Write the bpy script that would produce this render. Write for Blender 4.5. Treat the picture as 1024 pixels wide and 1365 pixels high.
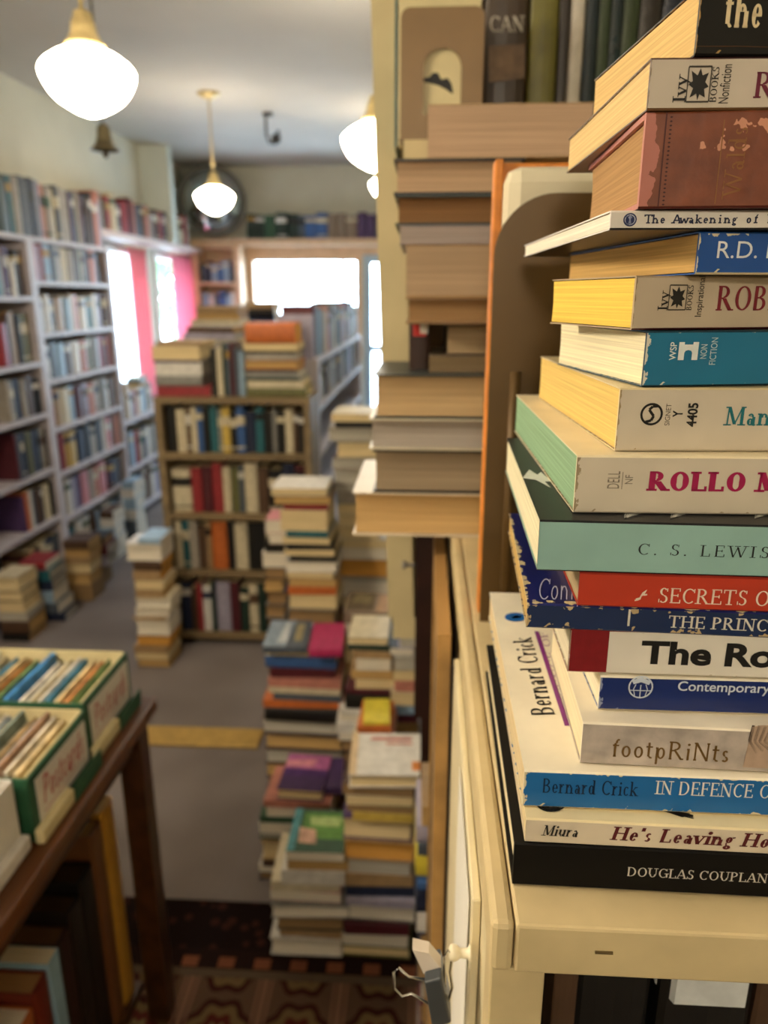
import bpy, bmesh, math, random
from mathutils import Vector, Matrix
for o in list(bpy.data.objects): bpy.data.objects.remove(o)
R = random.Random(7)
S = bpy.context.scene
COL = S.collection
PI = math.pi
# ------------------------------------------------------------------ camera
F, CX, CY, H = 986.0, 512.0, 682.5, 1.5
PITCH, YAW = math.radians(16.256), math.radians(3.232)
RT = Vector((math.cos(YAW), math.sin(YAW), 0))
FW = Vector((-math.sin(YAW) * math.cos(PITCH), math.cos(YAW) * math.cos(PITCH), -math.sin(PITCH)))
UP = RT.cross(FW)
EYE = Vector((0, 0, H))
cam = bpy.data.cameras.new('camera')
camo = bpy.data.objects.new('camera', cam)
COL.objects.link(camo)
cam.sensor_fit = 'VERTICAL'; cam.sensor_height = 36; cam.lens = 36 * F / 1365
cam.clip_start = 0.02
camo.matrix_world = Matrix(((RT.x, UP.x, -FW.x, 0), (RT.y, UP.y, -FW.y, 0), (RT.z, UP.z, -FW.z, H), (0, 0, 0, 1)))
cam.dof.use_dof = True; cam.dof.focus_distance = 0.318; cam.dof.aperture_fstop = 8.2
S.camera = camo
# ------------------------------------------------------------------ light and exposure
S.view_settings.view_transform = 'Standard'; S.view_settings.look = 'None'
S.view_settings.gamma = 1; S.view_settings.use_curve_mapping = False
S.view_settings.exposure = 0.12
LAMP_E = 34.0
NEAR_E = 115.0
FRONT_FILL_E = 60.0
SKY_E = 26.0
w = bpy.data.worlds.new('sky'); S.world = w; w.use_nodes = True
w.node_tree.nodes['Background'].inputs[0].default_value = (0.60, 0.81, 1.0, 1)
w.node_tree.nodes['Background'].inputs[1].default_value = SKY_E
S.cycles.max_bounces = 8; S.cycles.diffuse_bounces = 5; S.cycles.glossy_bounces = 3
S.cycles.use_denoising = True
S.cycles.sample_clamp_indirect = 8
S.cycles.caustics_reflective = False; S.cycles.caustics_refractive = False

def portal(name, loc, rot, sx, sy):
    l = bpy.data.lights.new(name, 'AREA'); l.shape = 'RECTANGLE'; l.size = sx; l.size_y = sy
    l.cycles.is_portal = True
    o = bpy.data.objects.new(name, l); COL.objects.link(o); o.location = loc; o.rotation_euler = rot
portal('window_portal', (-2.26, 6.1, 1.4), (0, -PI / 2, 0), 1.1, 1.9)
portal('window_portal', (-0.9, 7.12, 1.3), (-PI / 2, 0, 0), 1.7, 1.3)

# ------------------------------------------------------------------ helpers
def ray(x, y): return RT * ((x - CX) / F) - UP * ((y - CY) / F) + FW
def at(x, y, X=None, Y=None, Z=None):
    r = ray(x, y)
    t = (X / r.x) if X is not None else (Y / r.y) if Y is not None else ((Z - H) / r.z)
    return EYE + r * t
def lin(h):
    if isinstance(h, str):
        h = h.lstrip('#'); h = tuple(int(h[i:i + 2], 16) / 255 for i in (0, 2, 4))
    return tuple(c / 12.92 if c <= .04045 else ((c + .055) / 1.055) ** 2.4 for c in h)
MATS = {}
def nodes(m):
    m.use_nodes = True
    nt = m.node_tree
    return nt, nt.nodes['Principled BSDF']
def mat(hexc, rough=.55, var=.10, scale=60, metal=0, spec=.35, kind='plain', bump=0.0):
    key = (hexc, rough, var, scale, metal, kind, bump)
    if key in MATS: return MATS[key]
    m = bpy.data.materials.new('paint_' + str(hexc).strip('#'))
    nt, b = nodes(m)
    c = lin(hexc)
    N = nt.nodes.new; L = nt.links.new
    tc = N('ShaderNodeTexCoord')
    if kind == 'pages':      # stacked paper edges: fine lines across the thickness (local z)
        mp = N('ShaderNodeMapping'); mp.inputs['Scale'].default_value = (6, 6, 900)
    elif kind == 'wood':
        mp = N('ShaderNodeMapping'); mp.inputs['Scale'].default_value = (30, 3, 30)
    elif kind == 'woodx':
        mp = N('ShaderNodeMapping'); mp.inputs['Scale'].default_value = (3, 30, 30)
    else:
        mp = N('ShaderNodeMapping'); mp.inputs['Scale'].default_value = (scale,) * 3
    nz = N('ShaderNodeTexNoise'); nz.inputs['Scale'].default_value = 1; nz.inputs['Detail'].default_value = 4
    L(tc.outputs['Object'], mp.inputs[0]); L(mp.outputs[0], nz.inputs['Vector'])
    mx = N('ShaderNodeMix'); mx.data_type = 'RGBA'
    d = 1 - var * (2.2 if kind == 'pages' else 1.6); u = 1 + var
    mx.inputs[6].default_value = tuple(min(1, v * d) for v in c) + (1,)
    mx.inputs[7].default_value = tuple(min(1, v * u) for v in c) + (1,)
    mr = N('ShaderNodeMapRange'); mr.inputs[1].default_value = .3; mr.inputs[2].default_value = .7
    L(nz.outputs['Fac'], mr.inputs[0]); L(mr.outputs[0], mx.inputs[0]); L(mx.outputs[2], b.inputs['Base Color'])
    b.inputs['Roughness'].default_value = rough; b.inputs['Metallic'].default_value = metal
    b.inputs['Specular IOR Level'].default_value = spec
    if bump or kind == 'pages':
        bp = N('ShaderNodeBump'); bp.inputs['Strength'].default_value = bump or .25; bp.inputs['Distance'].default_value = .0006
        L(nz.outputs['Fac'], bp.inputs['Height']); L(bp.outputs[0], b.inputs['Normal'])
    MATS[key] = m
    return m
def pages(h='#d9c39a'): return mat(h, .8, .12, kind='pages', spec=.1)
def glow(name, col, e):
    m = bpy.data.materials.new(name); nt, b = nodes(m)
    b.inputs['Base Color'].default_value = tuple(col) + (1,)
    b.inputs['Emission Color'].default_value = tuple(col) + (1,); b.inputs['Emission Strength'].default_value = e
    return m

class MB:
    def __init__(s): s.v = []; s.f = []; s.m = []; s.sm = []
    def add(s, vs, fs, mi=0, smooth=False):
        o = len(s.v); s.v += [tuple(v) for v in vs]
        for f in fs: s.f.append(tuple(o + i for i in f)); s.m.append(mi); s.sm.append(smooth)
        return s
    def box(s, x0, x1, y0, y1, z0, z1, mi=0):
        return s.add([(x0, y0, z0), (x1, y0, z0), (x1, y1, z0), (x0, y1, z0), (x0, y0, z1), (x1, y0, z1), (x1, y1, z1), (x0, y1, z1)],
                     [(0, 3, 2, 1), (4, 5, 6, 7), (0, 1, 5, 4), (1, 2, 6, 5), (2, 3, 7, 6), (3, 0, 4, 7)], mi)
    def lathe(s, prof, c=(0, 0, 0), n=32, mi=0):
        vs = []; fs = []
        for r, z in prof:
            for k in range(n):
                a = 2 * PI * k / n; vs.append((c[0] + r * math.cos(a), c[1] + r * math.sin(a), c[2] + z))
        for i in range(len(prof) - 1):
            for k in range(n):
                k2 = (k + 1) % n
                fs.append((i * n + k, i * n + k2, (i + 1) * n + k2, (i + 1) * n + k))
        return s.add(vs, fs, mi, True)
    def tube(s, pts, r, n=8, mi=0):
        pts = [Vector(p) for p in pts]; vs = []; fs = []
        for i, p in enumerate(pts):
            t = (pts[min(i + 1, len(pts) - 1)] - pts[max(i - 1, 0)]).normalized()
            a = t.cross(Vector((0, 0, 1)) if abs(t.z) < .9 else Vector((1, 0, 0))).normalized(); b = t.cross(a)
            for k in range(n):
                q = 2 * PI * k / n; vs.append(p + a * (r * math.cos(q)) + b * (r * math.sin(q)))
        for i in range(len(pts) - 1):
            for k in range(n):
                k2 = (k + 1) % n; fs.append((i * n + k, i * n + k2, (i + 1) * n + k2, (i + 1) * n + k))
        fs.append(tuple(range(n - 1, -1, -1))); fs.append(tuple((len(pts) - 1) * n + k for k in range(n)))
        return s.add(vs, fs, mi, True)
    def extrude_x(s, prof, x0, x1, mi=0):   # prof = closed polygon in (y, z)
        n = len(prof)
        vs = [(x0, y, z) for y, z in prof] + [(x1, y, z) for y, z in prof]
        fs = [(i, (i + 1) % n, n + (i + 1) % n, n + i) for i in range(n)] + [tuple(range(n - 1, -1, -1)), tuple(range(n, 2 * n))]
        return s.add(vs, fs, mi)
    def build(s, name, mats, parent=None, bevel=0):
        me = bpy.data.meshes.new(name); me.from_pydata(s.v, [], s.f)
        if not isinstance(mats, (list, tuple)): mats = [mats]
        for m in mats: me.materials.append(m)
        for p, mi, sm in zip(me.polygons, s.m, s.sm): p.material_index = mi; p.use_smooth = sm
        me.update()
        bm = bmesh.new(); bm.from_mesh(me); bmesh.ops.recalc_face_normals(bm, faces=bm.faces); bm.to_mesh(me); bm.free()
        o = bpy.data.objects.new(name, me); COL.objects.link(o)
        if parent: o.parent = parent
        if bevel:
            b = o.modifiers.new('edge', 'BEVEL'); b.width = bevel; b.segments = 2; b.limit_method = 'ANGLE'
        return o
def tag(o, label=None, cat=None, group=None, kind=None):
    if label: o['label'] = label
    if cat: o['category'] = cat
    if group: o['group'] = group
    if kind: o['kind'] = kind
    return o
def empty(name, M, label, cat, group=None):
    o = bpy.data.objects.new(name, None); COL.objects.link(o); o.empty_display_size = .05
    o.matrix_world = M if isinstance(M, Matrix) else Matrix.Translation(M)
    return tag(o, label, cat, group)
def struct(name, mb, m, **k):
    o = mb.build(name, m, **k); o['kind'] = 'structure'; return o
def basis(P, ex, ey, ez):
    return Matrix(((ex[0], ey[0], ez[0], P[0]), (ex[1], ey[1], ez[1], P[1]), (ex[2], ey[2], ez[2], P[2]), (0, 0, 0, 1)))
ORD = ['zeroth', 'first', 'second', 'third', 'fourth', 'fifth', 'sixth', 'seventh', 'eighth', 'ninth', 'tenth', 'eleventh', 'twelfth', 'thirteenth',
       'fourteenth', 'fifteenth', 'sixteenth', 'seventeenth', 'eighteenth', 'nineteenth', 'twentieth', 'twenty-first', 'twenty-second', 'twenty-third',
       'twenty-fourth', 'twenty-fifth', 'twenty-sixth', 'twenty-seventh', 'twenty-eighth', 'twenty-ninth', 'thirtieth']
def ordi(i): return ORD[i]
C = dict(cream='#d8c7a0', white='#e2ddd2', tan='#b08a58', brown='#5a3c26', black='#15120f', navy='#1c2748', blue='#2f5fa5', lightblue='#8fb2cf',
         teal='#1d6a74', green='#2c5a3c', darkgreen='#18352a', red='#a8242a', maroon='#5c1822', orange='#d9641c', yellow='#d9b23a', gold='#b88a2e',
         pink='#d9828a', salmon='#cc7a66', grey='#8a8880', slate='#4d5866', purple='#51356b', lilac='#a9a0b8', magenta='#c2185b', olive='#6b6a34', stone='#a79c8c',
         taupe='#8d7660', mustard='#c99a2a')
CN = dict(lightblue='pale blue', darkgreen='dark green', slate='slate grey', stone='stone grey', mustard='mustard yellow', gold='golden', navy='navy blue')
def cn(c): return CN.get(c, c)

# ------------------------------------------------------------------ book
def book_parts(root, L, W, T, cover, page, hard=False, round_spine=False, boards=None, inset=None):
    """flat book: spine along +x at y=0 facing -y, fore-edge at y=W, thickness z 0..T"""
    ct = .0022 if hard else .0006
    ov = .003 if hard else .0
    if inset is not None: ov = inset
    mb = MB()
    b = .12 * T if round_spine else .0008
    n = 6 if round_spine else 2
    out = [(W, 0.0)]
    for i in range(n + 1):
        a = PI * i / n if round_spine else 0
        if round_spine: out.append((b - b * math.sin(a) , T / 2 - T / 2 * math.cos(a)))
    if not round_spine: out += [(b, 0), (0, b), (0, T - b), (b, T)]
    out.append((W, T)); out += [(W, T - ct), (ct + b, T - ct), (ct + b, ct), (W, ct)]
    mb.extrude_x(out, 0, L)
    mb.build('cover', cover, root)
    p = MB()
    e = .0004
    y1 = W - ov - .0006
    if hard:   # hollow fore-edge
        prof = [(ct + b + e, ct + e), (y1, ct + e), (y1 - .0035, T * .3), (y1 - .0045, T * .5), (y1 - .0035, T * .7), (y1, T - ct - e), (ct + b + e, T - ct - e)]
    else:
        prof = [(ct + b + e, ct + e), (y1, ct + e), (y1 - .0008, T * .5), (y1, T - ct - e), (ct + b + e, T - ct - e)]
    p.extrude_x(prof, ov + .0004, L - ov - .0004)
    p.build('pages', page, root)
def lying_book(name, P, psi, L, W, T, cover, page, label, group=None, hard=False, rs=False, cat='book', inset=None):
    ex = (math.cos(psi), math.sin(psi), 0); ey = (-math.sin(psi), math.cos(psi), 0)
    r = empty(name, basis(P, ex, ey, (0, 0, 1)), label, cat, group)
    book_parts(r, L, W, T, cover, page, hard, rs, inset=inset)
    return r

# ------------------------------------------------------------------ lettering: a small serif alphabet drawn as strokes
def _l(x0, y0, x1, y1, w='t'): return ('l', x0, y0, x1, y1, w)
def _a(cx, cy, rx, ry, a0, a1): return ('a', cx, cy, rx, ry, a0, a1)
def _s(x, y, k=1.0): return ('s', x, y, k)
X = .64
G = {
 'A': (.82, [_l(.06, 0, .4, 1, 'h'), _l(.4, 1, .74, 0), _l(.2, .34, .58, .34, 'h'), _s(.06, 0), _s(.74, 0)]),
 'B': (.72, [_l(.16, 0, .16, 1), _a(.32, .76, .27, .24, -90, 90), _a(.34, .27, .31, .27, -90, 90), _l(.08, 1, .34, 1, 'h'), _l(.16, .52, .34, .52, 'h'), _l(.08, 0, .34, 0, 'h')]),
 'C': (.8, [_a(.45, .5, .38, .5, 48, 312), _l(.72, .72, .72, .98, 'h')]),
 'D': (.86, [_l(.16, 0, .16, 1), _a(.34, .5, .44, .5, -90, 90), _l(.06, 1, .36, 1, 'h'), _l(.06, 0, .36, 0, 'h')]),
 'E': (.7, [_l(.16, 0, .16, 1), _l(.06, 1, .6, 1, 'h'), _l(.16, .52, .5, .52, 'h'), _l(.06, 0, .64, 0, 'h'), _l(.6, .78, .6, 1, 'h'), _l(.64, 0, .64, .24, 'h'), _l(.5, .42, .5, .62, 'h')]),
 'F': (.66, [_l(.16, 0, .16, 1), _l(.06, 1, .6, 1, 'h'), _l(.16, .52, .48, .52, 'h'), _l(.6, .78, .6, 1, 'h'), _l(.48, .42, .48, .62, 'h'), _s(.16, 0)]),
 'G': (.86, [_a(.45, .5, .38, .5, 48, 300), _l(.74, .05, .74, .42), _s(.74, .42), _l(.72, .74, .72, .98, 'h')]),
 'H': (.92, [_l(.18, 0, .18, 1), _l(.74, 0, .74, 1), _l(.18, .52, .74, .52, 'h'), _s(.18, 0), _s(.18, 1), _s(.74, 0), _s(.74, 1)]),
 'I': (.4, [_l(.2, 0, .2, 1), _s(.2, 0), _s(.2, 1)]),
 'K': (.84, [_l(.18, 0, .18, 1), _l(.2, .42, .68, 1, 'h'), _l(.34, .58, .74, 0), _s(.18, 0), _s(.18, 1), _s(.68, 1, .7), _s(.76, 0, .8)]),
 'L': (.68, [_l(.18, 0, .18, 1), _l(.06, 0, .62, 0, 'h'), _l(.62, 0, .62, .26, 'h'), _s(.18, 1)]),
 'M': (1.0, [_l(.14, 0, .16, 1, 'h'), _l(.18, 1, .5, .06), _l(.5, .06, .82, 1, 'h'), _l(.84, 0, .84, 1), _s(.14, 0), _s(.84, 0), _s(.12, 1, .6), _s(.88, 1, .6)]),
 'N': (.9, [_l(.16, 0, .16, 1, 'h'), _l(.16, 1, .74, 0), _l(.74, 0, .74, 1, 'h'), _s(.16, 0), _s(.12, 1, .7), _s(.74, 1)]),
 'O': (.88, [_a(.44, .5, .38, .5, 0, 360)]),
 'P': (.7, [_l(.16, 0, .16, 1), _a(.32, .74, .3, .26, -90, 90), _l(.06, 1, .34, 1, 'h'), _l(.16, .48, .34, .48, 'h'), _s(.16, 0)]),
 'R': (.82, [_l(.16, 0, .16, 1), _a(.32, .75, .28, .25, -90, 90), _l(.06, 1, .34, 1, 'h'), _l(.16, .5, .34, .5, 'h'), _l(.36, .5, .7, 0), _s(.16, 0), _s(.74, 0, .8)]),
 'S': (.64, [_a(.33, .75, .22, .25, 40, 270), _a(.33, .26, .25, .26, -140, 90), _l(.53, .76, .53, .97, 'h'), _l(.08, .03, .08, .26, 'h')]),
 'T': (.78, [_l(.39, 0, .39, 1), _l(.06, 1, .72, 1, 'h'), _l(.06, .76, .06, 1, 'h'), _l(.72, .76, .72, 1, 'h'), _s(.39, 0)]),
 'U': (.86, [_l(.16, .34, .16, 1), _l(.7, .34, .7, 1, 'h'), _a(.43, .34, .27, .34, 180, 360), _s(.16, 1), _s(.7, 1)]),
 'V': (.8, [_l(.06, 1, .4, 0), _l(.4, 0, .74, 1, 'h'), _s(.06, 1), _s(.74, 1)]),
 'W': (1.12, [_l(.06, 1, .32, 0), _l(.32, 0, .56, .9, 'h'), _l(.54, .9, .8, 0), _l(.8, 0, 1.06, 1, 'h'), _s(.06, 1), _s(1.06, 1), _s(.54, 1)]),
 'Y': (.78, [_l(.06, 1, .38, .48), _l(.38, .48, .7, 1, 'h'), _l(.38, 0, .38, .48), _s(.06, 1), _s(.7, 1), _s(.38, 0)]),
 'a': (.56, [_l(.4, .0, .4, .46), _a(.25, .46, .15, .18, 0, 160), _a(.24, .19, .16, .19, 0, 360), _l(.4, 0, .52, .04, 'h')]),
 'b': (.6, [_l(.14, 0, .14, 1), _a(.32, .32, .2, .32, 0, 360), _s(.1, 1, .5)]),
 'c': (.52, [_a(.28, .32, .21, .32, 45, 315)]),
 'd': (.62, [_l(.46, 0, .46, 1), _a(.27, .32, .2, .32, 0, 360), _s(.42, 1, .5), _s(.5, 0, .5)]),
 'e': (.54, [_a(.28, .32, .21, .32, 0, 320), _l(.1, .34, .48, .34, 'h')]),
 'f': (.42, [_l(.18, 0, .18, .76), _a(.32, .76, .14, .24, 60, 180), _l(.06, X, .36, X, 'h'), _s(.18, 0)]),
 'g': (.56, [_a(.26, .42, .17, .22, 0, 360), _a(.27, -.12, .2, .15, 0, 360), _l(.4, .58, .54, .62, 'h'), _l(.16, .22, .2, .02, 'h')]),
 'h': (.66, [_l(.14, 0, .14, 1), _a(.32, .42, .18, .22, 0, 180), _l(.5, 0, .5, .44), _s(.14, 0, .8), _s(.5, 0, .8), _s(.1, 1, .5)]),
 'i': (.32, [_l(.16, 0, .16, X), _s(.16, 0, .8), _s(.12, X, .5), ('d', .16, .86)]),
 'k': (.62, [_l(.14, 0, .14, 1), _l(.16, .28, .46, X, 'h'), _l(.26, .36, .54, 0), _s(.14, 0, .8), _s(.54, 0, .7), _s(.48, X, .6), _s(.1, 1, .5)]),
 'l': (.32, [_l(.16, 0, .16, 1), _s(.16, 0, .8), _s(.12, 1, .5)]),
 'm': (1.0, [_l(.14, 0, .14, X), _a(.32, .42, .18, .22, 0, 180), _l(.5, 0, .5, .44), _a(.68, .42, .18, .22, 0, 180), _l(.86, 0, .86, .44), _s(.14, 0, .8), _s(.5, 0, .8), _s(.86, 0, .8), _s(.1, X, .5)]),
 'n': (.66, [_l(.14, 0, .14, X), _a(.32, .42, .18, .22, 0, 180), _l(.5, 0, .5, .44), _s(.14, 0, .8), _s(.5, 0, .8), _s(.1, X, .5)]),
 'o': (.58, [_a(.29, .32, .22, .32, 0, 360)]),
 'p': (.62, [_l(.14, -.3, .14, X), _a(.33, .32, .2, .32, 0, 360), _s(.14, -.3, .8), _s(.1, X, .5)]),
 'r': (.48, [_l(.14, 0, .14, X), _a(.34, .4, .19, .24, 60, 170), _s(.14, 0, .8), _s(.1, X, .5)]),
 's': (.46, [_a(.23, .47, .14, .17, 30, 270), _a(.23, .16, .16, .16, -150, 90)]),
 't': (.42, [_l(.18, .1, .18, .88), _a(.29, .12, .11, .12, 180, 320), _l(.04, X, .36, X, 'h')]),
 'u': (.66, [_l(.14, .2, .14, X), _a(.31, .22, .17, .22, 180, 360), _l(.5, 0, .5, X), _s(.1, X, .5), _s(.46, X, .5), _s(.54, 0, .5)]),
 'v': (.58, [_l(.06, X, .29, 0), _l(.29, 0, .52, X, 'h'), _s(.06, X, .8), _s(.52, X, .8)]),
 'w': (.84, [_l(.05, X, .24, 0), _l(.24, 0, .42, .56, 'h'), _l(.42, .56, .6, 0), _l(.6, 0, .79, X, 'h'), _s(.05, X, .7), _s(.79, X, .7)]),
 'y': (.58, [_l(.06, X, .29, .02), _l(.16, -.3, .52, X, 'h'), _s(.06, X, .8), _s(.52, X, .8)]),
 '.': (.28, [('d', .14, .06)]), "'": (.24, [_l(.12, .74, .12, 1)]), ' ': (.36, []),
}
def serif(text, thick=.13, thin=.05, sw=.15, slant=0.0, gap=.02, mono=False):
    """-> (verts2d, faces, width); capital height is 1"""
    V, Fc = [], []
    def quad(a, b, c, d):
        o = len(V); V.extend([a, b, c, d]); Fc.append((o, o + 1, o + 2, o + 3))
    x = 0.0
    for ch in text:
        wd, els = G.get(ch, G[' '])
        cell = .66 if mono else wd
        ox = x + (cell - wd) / 2
        for e in els:
            if e[0] == 'l':
                _, x0, y0, x1, y1, ww = e
                w2 = (thick if ww == 't' else thin) / 2
                dx, dy = x1 - x0, y1 - y0
                if abs(dx) > abs(dy):
                    if y0 == y1 == 1: y0 = y1 = 1 - w2
                    if y0 == y1 == 0: y0 = y1 = w2
                    quad((ox + x0, y0 - w2), (ox + x1, y1 - w2), (ox + x1, y1 + w2), (ox + x0, y0 + w2))
                else:
                    px = w2 * math.hypot(dx, dy) / abs(dy)
                    quad((ox + x0 - px, y0), (ox + x0 + px, y0), (ox + x1 + px, y1), (ox + x1 - px, y1))
            elif e[0] == 'a':
                _, cx, cy, rx, ry, a0, a1 = e
                n = max(6, int(abs(a1 - a0) / 15)); pr = None
                for i in range(n + 1):
                    a = math.radians(a0 + (a1 - a0) * i / n); c, s_ = math.cos(a), math.sin(a)
                    t = thin + (thick - thin) * abs(c) ** 1.3
                    q = ((ox + cx + rx * c, cy + ry * s_), (ox + cx + max(rx - t, .01) * c, cy + max(ry - t, .01) * s_))
                    if pr: quad(pr[0], q[0], q[1], pr[1])
                    pr = q
            elif e[0] == 's' and sw > 0:
                _, sx, sy, k = e
                st = thin * 1.0; y0 = sy if sy < .5 else sy - st
                if sy < 0: y0 = sy
                hw = (sw + thick * .3) * k
                quad((ox + sx - hw, y0), (ox + sx + hw, y0), (ox + sx + hw, y0 + st), (ox + sx - hw, y0 + st))
            elif e[0] == 'd':
                r = thick * .62
                o = len(V); V.extend([(ox + e[1] + r * math.cos(k * PI / 5), e[2] + r * math.sin(k * PI / 5)) for k in range(10)]); Fc.append(tuple(range(o, o + 10)))
        x += cell + gap
    if slant: V = [(a + b * slant, b) for a, b in V]
    return V, Fc, x - gap
_fc = {}
def sans(text, bold=0.0):
    k = (text, bold)
    if k in _fc: return _fc[k]
    cu = bpy.data.curves.new('lettering_outline', 'FONT'); cu.body = text; cu.size = 1; cu.offset = bold; cu.resolution_u = 4
    o = bpy.data.objects.new('lettering_outline', cu); COL.objects.link(o)
    bpy.context.view_layer.update()
    me = bpy.data.meshes.new_from_object(o.evaluated_get(bpy.context.evaluated_depsgraph_get()))
    V = [(v.co.x, v.co.y) for v in me.vertices]; Fc = [tuple(p.vertices) for p in me.polygons]
    bpy.data.objects.remove(o); bpy.data.curves.remove(cu); bpy.data.meshes.remove(me)
    mx = min(v[0] for v in V); cap = .729
    V = [((a - mx) / cap, b / cap) for a, b in V]
    _fc[k] = (V, Fc, max(v[0] for v in V)); return _fc[k]
def print_on(root, name, shape, O, U, Vv, N, m, lift=.00025):
    """ink a 2-d shape on a surface; O origin, U = full width vector, Vv = capital height vector, all in world space"""
    V, Fc, wd = shape
    inv = root.matrix_world.inverted()
    mb = MB(); mb.add([inv @ (O + U * (a / wd) + Vv * b + N * lift) for a, b in V], Fc)
    me = bpy.data.meshes.new(name); me.from_pydata(mb.v, [], mb.f); me.materials.append(m)
    o = bpy.data.objects.new(name, me); COL.objects.link(o); o.parent = root
    return o
def poly(*pts): # one filled outline in unit coordinates
    return [tuple(p) for p in pts], [tuple(range(len(pts)))], 1.0
def ring(r0=.5, r1=.42, n=28):
    V = []; Fc = []
    for k in range(n):
        a = 2 * PI * k / n; V += [(.5 + r0 * math.cos(a), .5 + r0 * math.sin(a)), (.5 + r1 * math.cos(a), .5 + r1 * math.sin(a))]
    for k in range(n):
        j = (k + 1) % n; Fc.append((2 * k, 2 * j, 2 * j + 1, 2 * k + 1))
    return V, Fc, 1.0
def disc(n=24): return poly(*[(.5 + .5 * math.cos(2 * PI * k / n), .5 + .5 * math.sin(2 * PI * k / n)) for k in range(n)])
def merge(*sh):
    V, Fc = [], []
    for v, f, _ in sh:
        o = len(V); V += v; Fc += [tuple(o + i for i in q) for q in f]
    return V, Fc, 1.0
def xf(sh, x, y, sx, sy=None, rot=0):
    sy = sx if sy is None else sy; c, s_ = math.cos(rot), math.sin(rot)
    return [(x + sx * (a * c - b * s_), y + sy * (a * s_ + b * c)) for a, b in sh[0]], sh[1], 1.0
def band(pts, wd=.03): # a drawn line
    V, Fc = [], []
    for (x0, y0), (x1, y1) in zip(pts, pts[1:]):
        n = math.hypot(x1 - x0, y1 - y0) or 1; px, py = -(y1 - y0) / n * wd / 2, (x1 - x0) / n * wd / 2
        o = len(V); V += [(x0 + px, y0 + py), (x1 + px, y1 + py), (x1 - px, y1 - py), (x0 - px, y0 - py)]; Fc.append((o, o + 1, o + 2, o + 3))
    return V, Fc, 1.0
def plate(name, outlines, th, m, parent=None, M=None):
    """sheet cut from closed outlines in the xz plane (holes allowed), thickness th along y"""
    cu = bpy.data.curves.new(name, 'CURVE'); cu.dimensions = '2D'; cu.fill_mode = 'BOTH'; cu.extrude = th / 2
    for pts in outlines:
        sp = cu.splines.new('POLY'); sp.points.add(len(pts) - 1); sp.use_cyclic_u = True
        for q, (a, b) in zip(sp.points, pts): q.co = (a, b, 0, 1)
    o = bpy.data.objects.new(name, cu); COL.objects.link(o); bpy.context.view_layer.update()
    me = bpy.data.meshes.new_from_object(o.evaluated_get(bpy.context.evaluated_depsgraph_get()))
    bpy.data.objects.remove(o); bpy.data.curves.remove(cu)
    me.transform(Matrix.Rotation(PI / 2, 4, 'X')); me.materials.clear(); me.materials.append(m)
    for p in me.polygons: p.material_index = 0
    o = bpy.data.objects.new(name, me); COL.objects.link(o)
    if M is not None: me.transform(M)
    if parent: o.parent = parent
    return o

# ------------------------------------------------------------------ the room
XL, YB, ZC = -2.2, 7.05, 2.6
WALL = mat('#c6c3b2', .8, .05, 3); CEIL = mat('#b9b4ac', .85, .05, 2)
WHITE = mat('#cfcfcf', .5, .06, 20); LILAC = mat('#b4acb0', .5, .08, 20); CREAM = mat('#d6c499', .5, .07, 25, bump=.15)
DKWOOD = mat('#5c3416', .38, .28, kind='wood'); SHELFWOOD = mat('#7d6a4c', .55, .15, kind='woodx')
floor_m = bpy.data.materials.new('carpet')
nt, b = nodes(floor_m); N = nt.nodes.new; L = nt.links.new
tc = N('ShaderNodeTexCoord'); nz = N('ShaderNodeTexNoise'); nz.inputs['Scale'].default_value = 260; nz.inputs['Detail'].default_value = 6
n2 = N('ShaderNodeTexNoise'); n2.inputs['Scale'].default_value = 2.2
L(tc.outputs['Object'], nz.inputs['Vector']); L(tc.outputs['Object'], n2.inputs['Vector'])
ad = N('ShaderNodeMath'); ad.operation = 'ADD'; L(nz.outputs['Fac'], ad.inputs[0]); L(n2.outputs['Fac'], ad.inputs[1])
cr = N('ShaderNodeValToRGB'); cr.color_ramp.elements[0].position = .35; cr.color_ramp.elements[0].color = lin('#605854') + (1,)
cr.color_ramp.elements[1].position = .7; cr.color_ramp.elements[1].color = lin('#857c79') + (1,)
hf = N('ShaderNodeMath'); hf.operation = 'MULTIPLY'; hf.inputs[1].default_value = .5; L(ad.outputs[0], hf.inputs[0]); L(hf.outputs[0], cr.inputs[0])
L(cr.outputs[0], b.inputs['Base Color']); b.inputs['Roughness'].default_value = .95; b.inputs['Specular IOR Level'].default_value = .15
struct('floor', MB().box(XL, 1.6, -2.5, YB, -.06, 0), floor_m)
struct('ceiling', MB().box(XL - .1, 1.7, -2.6, YB + .1, ZC, ZC + .1), CEIL)
# left wall with two window openings next to the corner
mb = MB()
WZ0, WZ1 = .75, 1.84
mb.box(XL - .1, XL, -2.6, 5.2, 0, ZC); mb.box(XL - .1, XL, 5.2, YB + .1, 0, WZ0); mb.box(XL - .1, XL, 5.2, YB + .1, WZ1, ZC)
mb.box(XL - .1, XL, 5.86, 6.12, WZ0, WZ1); mb.box(XL - .1, XL, 6.98, YB + .1, WZ0, WZ1)
struct('wall_left', mb, WALL)
mb = MB()
FX0, FX1, FX2, FX3 = -1.64, -.60, -.585, .05     # far window, then the glazed door
mb.box(XL, FX0, YB, YB + .1, 0, ZC); mb.box(FX0, FX1, YB, YB + .1, 0, .95); mb.box(FX0, FX3, YB, YB + .1, 1.86, ZC)
mb.box(FX1, FX2, YB, YB + .1, 0, 1.86); mb.box(FX3, 1.7, YB, YB + .1, 0, ZC)
struct('wall_back', mb, WALL)
struct('wall_right', MB().box(1.6, 1.7, -2.6, YB, 0, ZC), WALL)
struct('wall_front', MB().box(XL, 1.6, -2.6, -2.5, 0, ZC), WALL)
GLASS = bpy.data.materials.new('window_glass'); nt, b = nodes(GLASS)
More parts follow.
